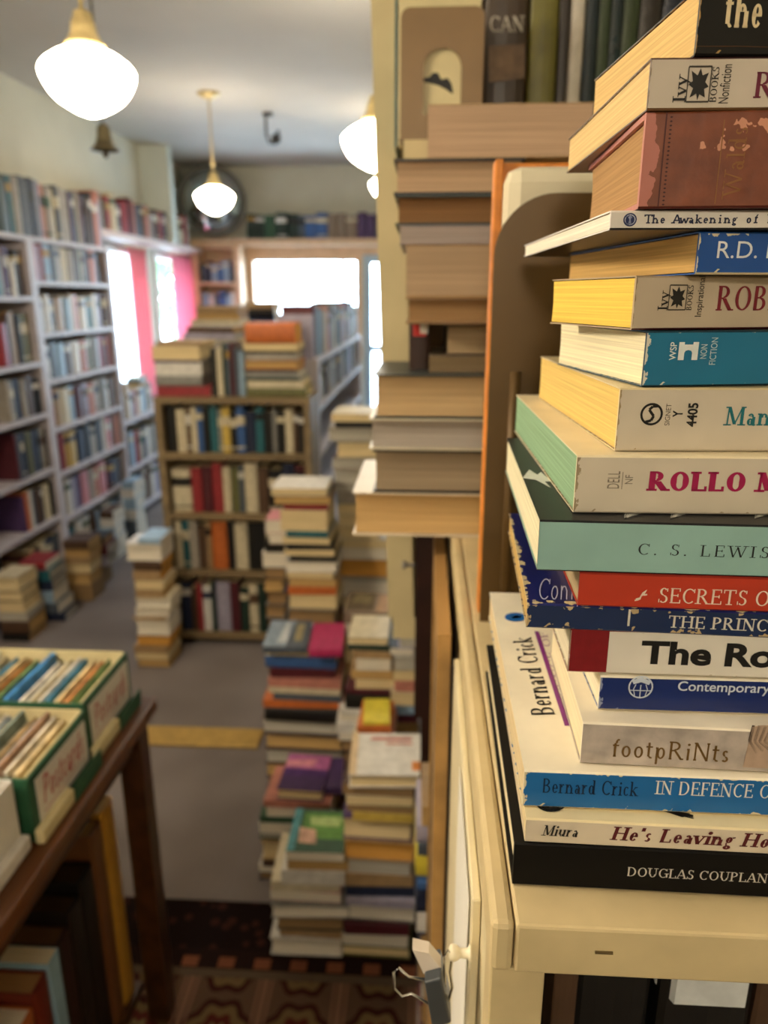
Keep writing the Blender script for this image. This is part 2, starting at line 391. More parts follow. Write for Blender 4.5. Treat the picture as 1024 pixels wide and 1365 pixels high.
out = nt.nodes['Material Output']; tr = nt.nodes.new('ShaderNodeBsdfTransparent'); gl = nt.nodes.new('ShaderNodeBsdfGlossy'); gl.inputs['Roughness'].default_value = .02
ms = nt.nodes.new('ShaderNodeMixShader'); ms.inputs[0].default_value = .06
nt.links.new(tr.outputs[0], ms.inputs[1]); nt.links.new(gl.outputs[0], ms.inputs[2]); nt.links.new(ms.outputs[0], out.inputs[0])
FRAME = mat('#d5d2cc', .5, .05, 20); FRAMETAN = mat('#c9a888', .5, .08, 20)
def window_x(n, y0, y1, z0, z1, m):   # in the left wall
    r = tag(bpy.data.objects.new('window_%d' % n, None), kind='structure'); COL.objects.link(r)
    r.location = (XL - .05, (y0 + y1) / 2, z0); q = MB(); yy = (y1 - y0) / 2; h = z1 - z0; t = .045
    q.box(-.05, .07, -yy, -yy + t, 0, h); q.box(-.05, .07, yy - t, yy, 0, h); q.box(-.05, .07, -yy + t, yy - t, 0, t); q.box(-.05, .07, -yy + t, yy - t, h - t, h)
    q.build('window_frame', m, r); MB().box(-.004, .004, -yy + t, yy - t, t, h - t).build('window_pane', GLASS, r)
window_x(1, 5.2, 5.86, WZ0, WZ1, FRAME); window_x(2, 6.12, 6.98, WZ0, WZ1, FRAME)
r = tag(bpy.data.objects.new('window_3', None), kind='structure'); COL.objects.link(r); r.location = ((FX0 + FX1) / 2, YB + .05, .95)
hw, h, t = (FX1 - FX0) / 2, .91, .05
q = MB(); q.box(-hw, -hw + t, -.08, .05, 0, h); q.box(hw - t, hw, -.08, .05, 0, h); q.box(-hw + t, hw - t, -.08, .05, 0, t); q.box(-hw + t, hw - t, -.08, .05, h - t, h)
q.build('window_frame', FRAMETAN, r); MB().box(.33, .36, -.03, .03, t, h - t).build('mullion', mat('#8fa3ad', .4), r)
MB().box(-hw + t, hw - t, -.004, .004, t, h - t).build('window_pane', GLASS, r)
r = tag(bpy.data.objects.new('door_1', None), kind='structure'); COL.objects.link(r); r.location = ((FX2 + FX3) / 2, YB + .05, 0)
hw, h, t = (FX3 - FX2) / 2, 1.86, .07
q = MB(); q.box(-hw, -hw + t, -.03, .03, 0, h); q.box(hw - t, hw, -.03, .03, 0, h); q.box(-hw + t, hw - t, -.03, .03, 0, .3); q.box(-hw + t, hw - t, -.03, .03, h - t, h); q.box(-hw + t, hw - t, -.03, .03, 1.0, 1.06)
q.build('door_frame', mat('#9fb4c6', .4), r); MB().box(-hw + t, hw - t, -.004, .004, .3, h - t).build('door_pane', GLASS, r)
# ledges above the windows that carry books, and casings
struct('trim_1', MB().box(XL, XL + .2, 4.66, YB - .22, 1.86, 1.9), mat('#c9b4ad', .5, .06, 20))
struct('trim_2', MB().box(XL, .2, YB - .22, YB, 1.93, 1.985), FRAMETAN)
struct('trim_3', MB().box(FX0 - .02, FX3, YB - .03, YB, 1.86, 1.93), FRAMETAN)
struct('trim_4', MB().box(XL + .0, XL + .22, 6.02, 6.12, 1.9, ZC), mat('#ccd0c6', .7, .04, 3))
struct('baseboard_back', MB().box(XL, 1.6, YB - .015, YB, 0, .1), FRAME)
# outside: pavement and a hedge that show through the glass
struct('ground_outside', MB().box(-14, 10, YB + .1, 26, -.3, -.1).box(-14, XL - .1, -4, YB + .1, -.3, -.1), mat('#c9cdd0', .8, .05, 1))
mb = MB(); rr = random.Random(3)
for i in range(900):
    x, y, z = rr.uniform(-3.6, -2.5), rr.uniform(9.5, 10.3), rr.uniform(-.1, 2.25)
    a = rr.uniform(0, PI); c, s_ = math.cos(a) * .08, math.sin(a) * .08; k = rr.uniform(-.05, .05)
    mb.add([(x - c, y - s_, z), (x, y, z + .06 + k), (x + c, y + s_, z), (x, y, z - .06)], [(0, 1, 2, 3)])
tag(mb.build('hedge', mat('#5f8a62', .6, .2, 5)), 'green leafy hedge outside beyond the shop window', 'hedge')

# gold strip and rug
GOLD = mat('#a8894c', .45, .12, 40, spec=.4)
tag(MB().box(-1.35, -.56, 2.19, 2.30, 0, .012).build('threshold_strip', GOLD, bevel=.004), 'flat brass-coloured carpet strip crossing the floor of the aisle', 'carpet strip')
rug_m = bpy.data.materials.new('patterned_rug'); nt, b = nodes(rug_m); N = nt.nodes.new; L = nt.links.new
tc = N('ShaderNodeTexCoord'); sx = N('ShaderNodeSeparateXYZ'); L(tc.outputs['Object'], sx.inputs[0])
def M2(op, a, bb=None, c=None):
    n = N('ShaderNodeMath'); n.operation = op
    for i, v in enumerate((a, bb, c)):
        if v is None: continue
        if hasattr(v, 'default_value') or hasattr(v, 'links'): L(v, n.inputs[i])
        else: n.inputs[i].default_value = v
    return n.outputs[0]
x, y = sx.outputs['X'], sx.outputs['Y']
PX = .17
ux = M2('SUBTRACT', M2('FRACT', M2('DIVIDE', x, PX)), .5)
uy = M2('SUBTRACT', M2('FRACT', M2('DIVIDE', y, PX * 1.15)), .5)
rr_ = M2('SQRT', M2('ADD', M2('MULTIPLY', ux, ux), M2('MULTIPLY', uy, uy)))
ang = M2('ARCTAN2', uy, ux)
rad = M2('ADD', rr_, M2('MULTIPLY', M2('COSINE', M2('MULTIPLY', ang, 8)), .03))
def mixc(f, a, bcol):
    n = N('ShaderNodeMix'); n.data_type = 'RGBA'; L(f, n.inputs[0])
    for i, v in ((6, a), (7, bcol)):
        if isinstance(v, str): n.inputs[i].default_value = lin(v) + (1,)
        else: L(v, n.inputs[i])
    return n.outputs[2]
c = mixc(M2('LESS_THAN', rad, .46), '#5b4434', '#3a1a14')
c = mixc(M2('LESS_THAN', rad, .38), c, '#6b5638')
c = mixc(M2('LESS_THAN', rad, .27), c, '#54211a')
c = mixc(M2('LESS_THAN', rad, .16), c, '#7a6a48')
c = mixc(M2('LESS_THAN', rad, .08), c, '#1d2230')
bar = M2('GREATER_THAN', M2('ABSOLUTE', ux), .40)
bars = M2('GREATER_THAN', M2('FRACT', M2('MULTIPLY', M2('ABSOLUTE', ux), 14)), .5)
c = mixc(M2('MULTIPLY', bar, bars), c, '#7d5a48')
# borders toward the far edge
bd = M2('GREATER_THAN', y, .045)
blk = M2('GREATER_THAN', M2('FRACT', M2('DIVIDE', x, .085)), .55)
c2 = mixc(M2('MULTIPLY', blk, M2('LESS_THAN', M2('ABSOLUTE', M2('SUBTRACT', y, .085)), .014)), '#241410', '#7c4a34')
c2 = mixc(M2('LESS_THAN', M2('ABSOLUTE', M2('SUBTRACT', y, .055)), .012), c2, '#5a4a3a')
vz = N('ShaderNodeTexVoronoi'); vz.inputs['Scale'].default_value = 26; L(tc.outputs['Object'], vz.inputs['Vector'])
c3 = mixc(M2('LESS_THAN', vz.outputs['Distance'], .33), '#1c0f0c', '#3b2019')
c2 = mixc(M2('GREATER_THAN', y, .12), c2, c3)
c = mixc(bd, c, c2)
nz = N('ShaderNodeTexNoise'); nz.inputs['Scale'].default_value = 400; L(tc.outputs['Object'], nz.inputs['Vector'])
fz = N('ShaderNodeMix'); fz.data_type = 'RGBA'; fz.blend_type = 'MULTIPLY'; fz.inputs[0].default_value = .5; L(c, fz.inputs[6]); L(nz.outputs['Color'], fz.inputs[7])
L(fz.outputs[2], b.inputs['Base Color']); b.inputs['Roughness'].default_value = .95; b.inputs['Specular IOR Level'].default_value = .1
o = MB().box(-1.3, .6, -1.9, .265, 0, .008).build('rug', rug_m); o.location = (0, 1.255, 0)
tag(o, 'dark red patterned rug with medallions and a bordered end on the carpet', 'rug')

# ------------------------------------------------------------------ lamps
BRASS = mat('#c2ad78', .35, .08, 30, metal=.25, spec=.5)
OPAL = glow('opal_glass_lit', (1, .86, .64), LAMP_E)
def pendant(P, r, label):
    """P: centre of the widest ring of the globe"""
    t = empty('pendant_lamp', Vector((P[0], P[1], ZC)), label, 'pendant lamp', 'schoolhouse pendant lamps')
    z = P[2] - ZC
    prof = [(.36, .47), (.42, .44), (.66, .33), (.88, .18), (.97, .08), (1, 0), (.98, -.12), (.90, -.30), (.80, -.45), (.68, -.57), (.48, -.70), (.27, -.81), (.1, -.865), (0.001, -.87)]
    MB().lathe([(a * r, z + b_ * r) for a, b_ in prof], n=40).build('globe', OPAL, t)
    MB().lathe([(.001, z + 1.16 * r), (.17 * r, z + 1.16 * r), (.2 * r, z + 1.06 * r), (.2 * r, z + 1.0 * r), (.25 * r, z + .96 * r), (.27 * r, z + .78 * r), (.36 * r, z + .60 * r), (.43 * r, z + .52 * r), (.40 * r, z + .45 * r), (.001, z + .45 * r)], n=28).build('fitter', BRASS, t)
    MB().lathe([(.001, z + 1.15 * r), (.05 * r, z + 1.15 * r), (.05 * r, -.02), (.001, -.02)], n=12).build('rod', BRASS, t)
    MB().lathe([(.001, -.03), (.03, -.03), (.06, -.012), (.065, -.0005), (.001, -.0005)], n=24).build('ceiling_rose', BRASS, t)
    return t
pendant(at(117, 97, Y=2.2), .124, 'large lit schoolhouse pendant lamp above the postcard table, hanging before the bell')
pendant(at(286, 262, Y=4.6), .113, 'lit schoolhouse pendant lamp hanging before the round mirror')
pendant(at(501, 186, Y=3.0), .125, 'lit schoolhouse pendant lamp half hidden by the cream bookcase upright')
pendant(at(516, 246, Y=5.0), .108, 'small distant lit pendant lamp low beside the cream bookcase upright')
OPAL = glow('opal_glass_bright', (1, .86, .66), NEAR_E)
pendant((-1.35, .35, 2.0), .15, 'lit pendant lamp over the shop floor facing the tall book stack')
OPAL = glow('opal_front_fill', (1, .88, .70), FRONT_FILL_E)
pendant((-.1, -1.35, 2.0), .15, 'added unseen fill lamp behind the camera facing the book spines')  # unseen lamp added behind the camera as frontal fill on the spines
# bell, hook, mirror
P = at(140, 196, Y=3.2)
t = empty('hanging_bell', Vector((P.x, P.y, ZC)), 'small brass bell hanging from the ceiling behind the big lamp', 'bell'); z = P.z - ZC; k = .062
BELL = mat('#7d7358', .35, .15, 30, metal=.7, spec=.5)
MB().lathe([(.001, z + 1.3 * k), (.3 * k, z + 1.3 * k), (.42 * k, z + 1.1 * k), (.45 * k, z + .6 * k), (.6 * k, z + .1 * k), (.9 * k, z - .15 * k), (1.0 * k, z - .22 * k), (.9 * k, z - .2 * k), (.4 * k, z + .4 * k), (.001, z + .9 * k)], n=28).build('bell_body', BELL, t)
MB().lathe([(.001, z - .15 * k), (.1 * k, z - .2 * k), (.2 * k, z - .45 * k), (.1 * k, z - .65 * k), (.001, z - .7 * k)], n=14).build('clapper', mat('#3a342a', .5), t)
MB().lathe([(.001, z + 1.3 * k), (.005, z + 1.3 * k), (.005, 0), (.001, 0)], n=8).build('rod', BELL, t)
P = at(357, 150, Z=ZC)
t = empty('ceiling_hook', P, 'black iron hook fixed to the ceiling over the middle bookcase', 'hook'); IRON = mat('#23201e', .5)
MB().box(-.03, .03, -.02, .02, -.02, -.0005).build('mounting_plate', IRON, t)
MB().tube([(-.015, 0, -.02), (-.015, 0, -.12), (.0, 0, -.17), (.045, 0, -.18), (.06, 0, -.15), (.06, 0, -.1)], .009).build('hook', IRON, t)
MB().lathe([(.001, 0), (.028, -.01), (.03, -.05), (.001, -.06)], (.045, 0, -.12), 12).build('weight', IRON, t)
mir = bpy.data.materials.new('mirror_silver'); nt, b = nodes(mir); b.inputs['Base Color'].default_value = (.5, .53, .5, 1); b.inputs['Metallic'].default_value = 1; b.inputs['Roughness'].default_value = .06
P = at(283, 268, Y=6.78)
t = empty('convex_mirror', P, 'round convex security mirror in the far corner above the small bookcase', 'mirror')
n = Vector((.25, -.95, -.15)).normalized(); q = n.to_track_quat('Z', 'Y').to_matrix().to_4x4()
t.matrix_world = Matrix.Translation(P) @ q
MB().lathe([(.255, 0), (.22, .035), (.16, .06), (.08, .078), (.001, .084)], n=40).build('glass', mir, t)
MB().lathe([(.24, -.02), (.275, -.02), (.285, .0), (.275, .018), (.25, .012)], n=40).build('rim', mat('#6a675e', .5), t)
MB().tube([(0, 0, -.01), (0, -.02, -.2)], .012).build('bracket', IRON, t)
# curtains in the left windows
def curtain(y0, y1, hexc, label):
    mb = MB(); n = 40; vs = []; fs = []
    for i in range(n + 1):
        yy = y0 + (y1 - y0) * i / n; xx = .02 * math.sin(i / n * 2 * PI * 5)
        vs += [(XL + .07 + xx, yy, .74), (XL + .07 + xx, yy, 1.835), (XL + .075 + xx, yy, 1.835), (XL + .075 + xx, yy, .74)]
    for i in range(n):
        for j in range(4): fs.append((4 * i + j, 4 * i + (j + 1) % 4, 4 * i + 4 + (j + 1) % 4, 4 * i + 4 + j))
    fs += [(0, 1, 2, 3), (4 * n, 4 * n + 3, 4 * n + 2, 4 * n + 1)]
    mb.add(vs, fs, 0, True)
    m = bpy.data.materials.new('curtain_cloth'); nt, b = nodes(m); b.inputs['Base Color'].default_value = lin(hexc) + (1,); b.inputs['Roughness'].default_value = .9
    tl_ = nt.nodes.new('ShaderNodeBsdfTranslucent'); tl_.inputs[0].default_value = lin(hexc) + (1,); ms = nt.nodes.new('ShaderNodeMixShader'); ms.inputs[0].default_value = .35
    nt.links.new(b.outputs[0], ms.inputs[1]); nt.links.new(tl_.outputs[0], ms.inputs[2]); nt.links.new(ms.outputs[0], nt.nodes['Material Output'].inputs[0])
    t = empty('curtain', Vector((XL + .07, (y0 + y1) / 2, 1.84)), label, 'curtain', 'red curtains in the side windows')
    o = mb.build('cloth', m, t); o.matrix_parent_inverse = t.matrix_world.inverted()
    q = MB().tube([(XL + .07, y0 - .05, 1.845), (XL + .07, y1 + .05, 1.845)], .008); o = q.build('rod', BRASS, t); o.matrix_parent_inverse = t.matrix_world.inverted()
curtain(5.44, 5.78, '#e39aa2', 'narrow red curtain hanging in the side window next to the wall bookcase')
curtain(6.36, 6.96, '#eaa4b4', 'wide pinkish red curtain hanging in the side window by the corner')

# ------------------------------------------------------------------ shelved books
PAGE_S = mat('#cdb98f', .8, .1, 80)
def cmat(c):
    r_, g_, b_ = (int(C[c][i:i + 2], 16) for i in (1, 3, 5)); lum = .3 * r_ + .59 * g_ + .11 * b_
    return mat('#%02x%02x%02x' % tuple(round((v * .8 + lum * .2) * .9) for v in (r_, g_, b_)), .5, .12, 40)
def shelf_book(P, ex, ey, ez, Hh, Wd, T, c, label, group):
    mb = MB(); T = max(T - .0012, .004); n = 5; b = .16 * T
    def prof():
        out = [(Wd, 0.0)]
        for i in range(n + 1):
            a = PI * i / n; out.append((b - b * math.sin(a), T / 2 - T / 2 * math.cos(a)))
        return out + [(Wd, T), (Wd, T - .0015), (b + .002, T - .0015), (b + .002, .0015), (Wd, .0015)]
    contrast = R.choice(['gold', 'cream', 'white', 'black', 'cream']) if c not in ('white', 'cream', 'stone', 'lilac', 'tan') else R.choice(['maroon', 'black', 'navy', 'brown', 'green'])
    k = R.random()
    if k < .6: cuts = [(0, 1, 0)]
    elif k < .85: cuts = [(0, .72, 0), (.72, .86, 1), (.86, 1, 0)]
    else: cuts = [(0, .1, 0), (.1, .14, 1), (.14, .6, 0), (.6, .8, 1), (.8, 1, 0)]
    for a, e, mi in cuts: mb.extrude_x(prof(), a * Hh, e * Hh, mi)
    mb.box(.003, Hh - .003, b + .0022, Wd - .004, .0017, T - .0017, 2)
    o = mb.build('shelved_book', [cmat(c), cmat(contrast), PAGE_S])
    o.matrix_world = basis(P, ex, ey, ez)
    return tag(o, label, 'book', group)
def row(place, end, p0, p1, z, spec, hr, depth, n, group, gap=.0, count_from_start=False):
    p0 = Vector((p0[0], p0[1], 0)); p1 = Vector((p1[0], p1[1], 0)); d = (p1 - p0); Ln = d.length - gap; d.normalize()
    n = Vector((n[0], n[1], 0)); up = Vector((0, 0, 1)); ey = -n; ez = up.cross(ey)
    it = [t.split(':') for t in spec.split()]; tot = sum(float(t[1]) for t in it); s_ = 0
    for i, t in enumerate(it):
        wd = float(t[1]) / tot * Ln
        hh = hr[1] * float(t[2]) if len(t) > 2 else R.uniform(*hr)
        o = p0 + d * (s_ if ez.dot(d) > 0 else s_ + wd)
        k = i + 1 if count_from_start else len(it) - i
        size = 'thick ' if wd > .045 else 'thin ' if wd < .018 else ''
        sb = R.uniform(.0, .012)
        shelf_book((o.x + ey.x * sb, o.y + ey.y * sb, z + .0004), up, ey, ez, hh, depth * R.uniform(.8, .98), wd, t[0],
                   '%s%s book, %s from %s, %s' % (size, cn(t[0]), ordi(k), end, place), group)
        s_ += wd
def case(name, label, x0, x1, y0, y1, z1, shelves, m, backside, th=.022, post=.03):
    """open bookcase; backside = 'x0' / 'y1' the closed side"""
    t = empty(name, Vector(((x0 + x1) / 2, (y0 + y1) / 2, 0)), label, 'bookcase'); ox, oy = (x0 + x1) / 2, (y0 + y1) / 2
    a, b_, c_, d_ = x0 - ox, x1 - ox, y0 - oy, y1 - oy
    if backside == 'x0':
        MB().box(a, b_, c_, c_ + post, 0, z1).build('side_panel', m, t); MB().box(a, b_, d_ - post, d_, 0, z1).build('side_panel', m, t)
        MB().box(a, a + .008, c_ + post, d_ - post, 0, z1).build('back_panel', m, t)
        for z in shelves: MB().box(a + .008, b_, c_ + post, d_ - post, z - th, z).build('shelf', m, t)
    elif backside == 'x1':
        MB().box(a, b_, c_, c_ + post, 0, z1).build('side_panel', m, t); MB().box(a, b_, d_ - post, d_, 0, z1).build('side_panel', m, t)
        MB().box(b_ - .008, b_, c_ + post, d_ - post, 0, z1).build('back_panel', m, t)
        for z in shelves: MB().box(a, b_ - .008, c_ + post, d_ - post, z - th, z).build('shelf', m, t)
    else:
        MB().box(a, a + post, c_, d_, 0, z1).build('side_panel', m, t); MB().box(b_ - post, b_, c_, d_, 0, z1).build('side_panel', m, t)
        MB().box(a + post, b_ - post, d_ - .008, d_, 0, z1).build('back_panel', m, t)
        for z in shelves: MB().box(a + post, b_ - post, c_, d_ - .008, z - th, z).build('shelf', m, t)
    return t
FX = -1.93
NS = [.10, .385, .645, .93, 1.185, 1.50]
FS = [.09, .345, .595, .835, 1.085, 1.32, 1.573]
case('wall_bookcase', 'lilac-white wall bookcase closest to the big pendant lamp, with wide shelves', XL, FX, 2.6, 3.70, 1.78, NS + [1.78], LILAC, 'x0')
case('wall_bookcase', 'lilac-white wall bookcase ending at the side window, with seven narrow shelves', XL, FX, 3.70, 4.62, 1.78, FS + [1.78], LILAC, 'x0')
NP = ['bottom shelf of the wider wall bookcase', 'second shelf up, wider wall bookcase', 'third shelf up, wider wall bookcase', 'fourth shelf up, wider wall bookcase', 'fifth shelf up, wider wall bookcase', 'sixth shelf up, wider wall bookcase']
NSPEC = ["tan:3 black:3 cream:3 navy:5 slate:3", "purple:2 orange:4 white:3 slate:5 brown:4 black:4 cream:7 black:3", "maroon:2 slate:3 navy:3 black:4 olive:4 navy:7 slate:3 stone:4 black:2",
         "stone:2 grey:4 navy:5 stone:3 brown:7 black:5", "red:6:.75 brown:2 tan:5 black:2 olive:9", "white:2 grey:2 teal:4 stone:2 maroon:4 purple:3 white:4:.7 black:4 brown:4"]
NH = [.2, .2, .23, .2, .26, .23]
for z, p, sp, hh in zip(NS, NP, NSPEC, NH): row(p, 'the window side', (FX - .015, 3.36), (FX - .015, 3.665), z, sp, (hh * .88, hh), .17, (1, 0), 'books on the wider wall bookcase')
FP = ['bottom shelf beside the side window', 'second shelf up beside the side window', 'third shelf up beside the side window', 'fourth shelf up beside the side window', 'fifth shelf up beside the side window', 'sixth shelf up beside the side window', 'seventh shelf up beside the side window']
FSPEC = ["slate:3 teal:3 white:4 white:5 brown:4 lightblue:5 white:5 lightblue:4 slate:3 white:4", "stone:3 white:3 lilac:3 purple:3 pink:5 stone:3 salmon:3 pink:5 maroon:2 navy:4 slate:3 brown:3",
         "lilac:3 red:2 mustard:7 navy:5 slate:3 stone:4 slate:4 white:2 pink:3 brown:3 salmon:3", "pink:3 tan:3 cream:6 lightblue:3 maroon:5 lilac:3 salmon:4 stone:4 grey:4 white:2 brown:5",
         "white:3 slate:4 lightblue:5 brown:4 white:5 salmon:4 olive:3 grey:5 red:3 brown:2 red:3", "stone:4 white:3 slate:2 tan:5 lightblue:3 white:2 salmon:3 white:5 teal:3 white:3 lilac:4 brown:3",
         "pink:4 lilac:2 red:2 lightblue:5 slate:3 stone:5 cream:4 stone:4 brown:3 olive:3 stone:3 slate:3 salmon:5 slate:4 brown:3"]
for z, p, sp in zip(FS, FP, FSPEC): row(p, 'the window', (FX - .015, 3.735), (FX - .015, 4.585), z, sp, (.17, .20), .17, (1, 0), 'books on the wall bookcase by the window')
row('top of the wall bookcases', 'the window', (FX - .015, 3.36), (FX - .015, 4.62), 1.78,
    "grey:3 stone:2 white:3 darkgreen:9 teal:3 stone:4 slate:3 slate:4 navy:2 slate:3 lilac:2 salmon:3 stone:4 cream:3 slate:3 stone:5 stone:3 purple:2 slate:4 stone:3 maroon:3 slate:2 brown:3 black:4:1.04 salmon:4 lilac:3", (.25, .28), .18, (1, 0), 'books on top of the wall bookcases')
row('ledge above side windows', 'the far corner', (XL + .185, 4.72), (XL + .185, 6.60), 1.9,
    "salmon:3 grey:2 brown:2 red:3 cream:4 slate:3 red:5 maroon:3 salmon:2 slate:5 brown:3 salmon:3 stone:3 maroon:3 brown:4 red:3 slate:3 stone:4 salmon:3 grey:3 brown:3 cream:5 red:3 stone:4", (.18, .235), .15, (1, 0), 'books on the side window ledge')
row('ledge above far window', 'the mirror', (-1.60, YB - .2), (-.30, YB - .2), 1.985,
    "darkgreen:4 darkgreen:4 green:5 darkgreen:5 darkgreen:5 slate:3 blue:5 blue:5 taupe:4 taupe:4 taupe:5 purple:4 purple:4 slate:4 brown:4", (.19, .22), .15, (0, -1), 'books on the far window ledge', count_from_start=True)
# small bookcase in the far corner
case('corner_bookcase', 'small pale pine bookcase between the red curtain and the far window', -2.09, -1.66, 6.80, YB, 1.93, [.4, .75, 1.1, 1.36, 1.62, 1.93], mat('#d0ab88', .5, .1, kind='wood'), 'y1', post=.05)
for z, p, sp in ((1.36, 'middle shelf of pale pine bookcase', "lightblue:4 white:3 slate:3 blue:4 lightblue:3 white:3"), (1.62, 'top shelf of pale pine bookcase', "slate:3 navy:3 lightblue:4 blue:3 lightblue:4 slate:3"), (1.1, 'lower shelf of pale pine bookcase', "red:3 white:3 lightblue:3 red:4 white:3")):
    row(p, 'the curtain side', (-2.03, 6.83), (-1.72, 6.83), z, sp, (.15, .19), .15, (0, -1), 'books in the pale pine bookcase', count_from_start=True)
# low bookcase under the side windows
case('window_bookcase', 'low lilac-white bookcase under the side windows', XL, -1.98, 4.66, 6.3, .70, [.08, .38, .70], LILAC, 'x0')
for z, p, sp in ((.08, 'bottom shelf under the side windows', "slate:3 white:4 lightblue:4 navy:3 stone:4 brown:4 white:3 lilac:4 slate:4 maroon:3 white:4 lightblue:3 black:4 stone:4 grey:3 white:4 navy:4 pink:3 slate:4 stone:3"),
                 (.38, 'upper shelf under the side windows', "white:4 brown:3 lightblue:4 red:3 stone:4 navy:4 white:3 grey:4 slate:4 pink:3 white:4 tan:4 lightblue:4 lilac:3 black:3 stone:4 white:4 maroon:3 slate:4 white:3")):
    row(p, 'the wall bookcase', (-1.995, 4.70), (-1.995, 6.26), z, sp, (.2, .25), .16, (1, 0), 'books under the side windows', count_from_start=True)
row('on the low bookcase under the windows', 'the wall bookcase', (-2.01, 4.72), (-2.01, 5.37), .70, "white:5 lightblue:4 tan:4 white:4 lilac:4 salmon:3 white:5 lightblue:5 stone:4 grey:4", (.16, .3), .13, (1, 0), 'books on the low window bookcase', count_from_start=True)
# middle bookcase, end of the island
Y0 = 2.97; CX0, CX1 = -1.112, -.468
case('middle_bookcase', 'brown wooden four-shelf bookcase standing in the middle of the floor', CX0, CX1, Y0, Y0 + .24, 1.105, [.055, .352, .612, .872, 1.105], SHELFWOOD, 'y1', th=.025, post=.028)
CS = ["navy:6 brown:3 red:3 white:5 darkgreen:2 lilac:8 maroon:5 darkgreen:5 cream:5 darkgreen:4 brown:6 navy:4 lilac:5 slate:3 black:5",
      "cream:3 teal:3 stone:4 brown:4 tan:2 orange:7 black:3 cream:6 black:8 brown:4 black:4 teal:4 black:6",
      "cream:8:.86 red:4 maroon:4 red:4:1 cream:3 olive:3 slate:2 cream:5:1 brown:4 black:5 navy:5 maroon:4",
      "black:5 cream:5 brown:2 cream:3 blue:3 black:3 teal:4 grey:2 yellow:4 black:3 blue:4 navy:5 teal:4 black:4 grey:2 black:4 cream:4 brown:2 black:3"]
for z, sp, p, hh in zip((.055, .352, .612, .872), CS, ('bottom shelf of the middle bookcase', 'second shelf up, middle bookcase', 'third shelf up, middle bookcase', 'top shelf of the middle bookcase'), (.24, .225, .215, .2)):
    row(p, 'the aisle end', (CX0 + .032, Y0 + .02), (CX1 - .032, Y0 + .02), z, sp, (hh * .86, hh), .17, (0, -1), 'books in the middle bookcase', count_from_start=True)
# long island behind it, open to the narrow aisle
case('island_bookcase', 'long lilac island bookcase running back to the window behind the middle bookcase', -.74, CX1, Y0 + .25, 5.4, 1.24, [.1, .35, .6, .82, 1.03, 1.24], LILAC, 'x0', post=.04)
case('island_bookcase', 'brown island bookcase facing the window aisle behind the middle bookcase', -1.1, -.745, Y0 + .25, 5.4, 1.08, [.1, .4, .72, 1.08], SHELFWOOD, 'x1', post=.03)
row('top of lilac island', 'the middle bookcase', (CX1 - .012, Y0 + .26), (CX1 - .012, 5.38), 1.24,
    "lilac:2 maroon:3 navy:3 lightblue:5 slate:3 stone:4 cream:3 salmon:4 lilac:3 stone:4 slate:4 white:3 darkgreen:4 slate:5 lightblue:3 salmon:4 red:4 stone:4 slate:4 pink:5 brown:4 white:4 slate:3 stone:4 navy:4 grey:4 tan:4 slate:4 lilac:3", (.18, .235), .16, (1, 0), 'books on top of the lilac island', count_from_start=True)
row('upper shelf of lilac island', 'the middle bookcase', (CX1 - .012, Y0 + .30), (CX1 - .012, 5.34), 1.03,
    "stone:3 tan:3 lilac:3 stone:3 slate:3 brown:3 tan:4 stone:3 grey:4 taupe:5 brown:4 stone:4 taupe:4 brown:4 slate:4 lilac:3 stone:4 maroon:3 grey:4 brown:4 slate:4 tan:3", (.15, .18), .16, (1, 0), 'books on the upper island shelf', count_from_start=True)

# ------------------------------------------------------------------ piles
def pile_book(x0, x1, yf, z, T, face, cov, pg, W, label, group, hard, jit=1.0, name='piled_book'):
    yw = math.radians(R.uniform(-2.5, 2.5)) * jit; dx = R.uniform(-.006, .006) * jit; dy = R.uniform(-.004, .008) * jit
    Ln = x1 - x0; T = T - .0006
    if face == 's':
        return lying_book(name, (x0 + dx, yf + dy, z), yw, Ln, W, T, cmat(cov), pages(pg), label, group, hard, hard)
    return lying_book(name, (x1 + dx, yf + W + dy, z), PI + yw, Ln, W, T, cmat(cov), pages(pg), label, group, hard, hard)
PG = dict(w='#d8cfbd', c='#d3bd90', t='#b5935f', g='#a9a396', b='#8f7350', d='#6f5638', o='#c48f45')
def pile(where, yf, bounds, W=.15, fill=True, group=None, jit=1.0, z0=None):
    """bounds bottom to top: (y_bottom_px, y_top_px, x_left_px, x_right_px, face, cover, page, hard)"""
    group = group or 'books piled ' + where
    first = bounds[0]; z = at(400, first[0], Y=yf).z
    items = []
    if z0 is not None: z = z0
    elif z < .02 or not fill: z = .0085 if yf < 1.5 else 0
    else:
        n = max(1, round(z / .05)); t = z / n; zz = 0
        for i in range(n):
            items.append((zz, t, first[2], first[3], 'p', R.choice(['black', 'brown', 'navy', 'maroon', 'grey']), R.choice('tbg'), True, first[0])); zz += t
    for yb, yt, xl, xr, f, c, p, hd in bounds:
        zt = at(400, yt, Y=yf).z
        items.append((z, zt - z, xl, xr, f, c, p, hd, (yb + yt) / 2)); z = zt
    for i, (z, T, xl, xr, f, c, p, hd, yp) in enumerate(items):
        k = len(items) - i
        x0 = at(xl, yp, Y=yf).x; x1 = at(xr, yp, Y=yf).x
        if yf > 2.6: x0 = max(x0, -1.90); x1 = max(x1, x0 + .08)
        look = '%s-%s %s' % (cn(c), 'spined' if f == 's' else 'covered', 'hardback' if hd else 'paperback')
        o = 'topmost' if k == 1 else ordi(k) + ' from top'
        pile_book(x0, x1, yf, z + .0003, T, f, c, PG[p], W * R.uniform(.95, 1.05), '%s, %s of pile %s' % (look, o, where), group, hd, jit)
    return z
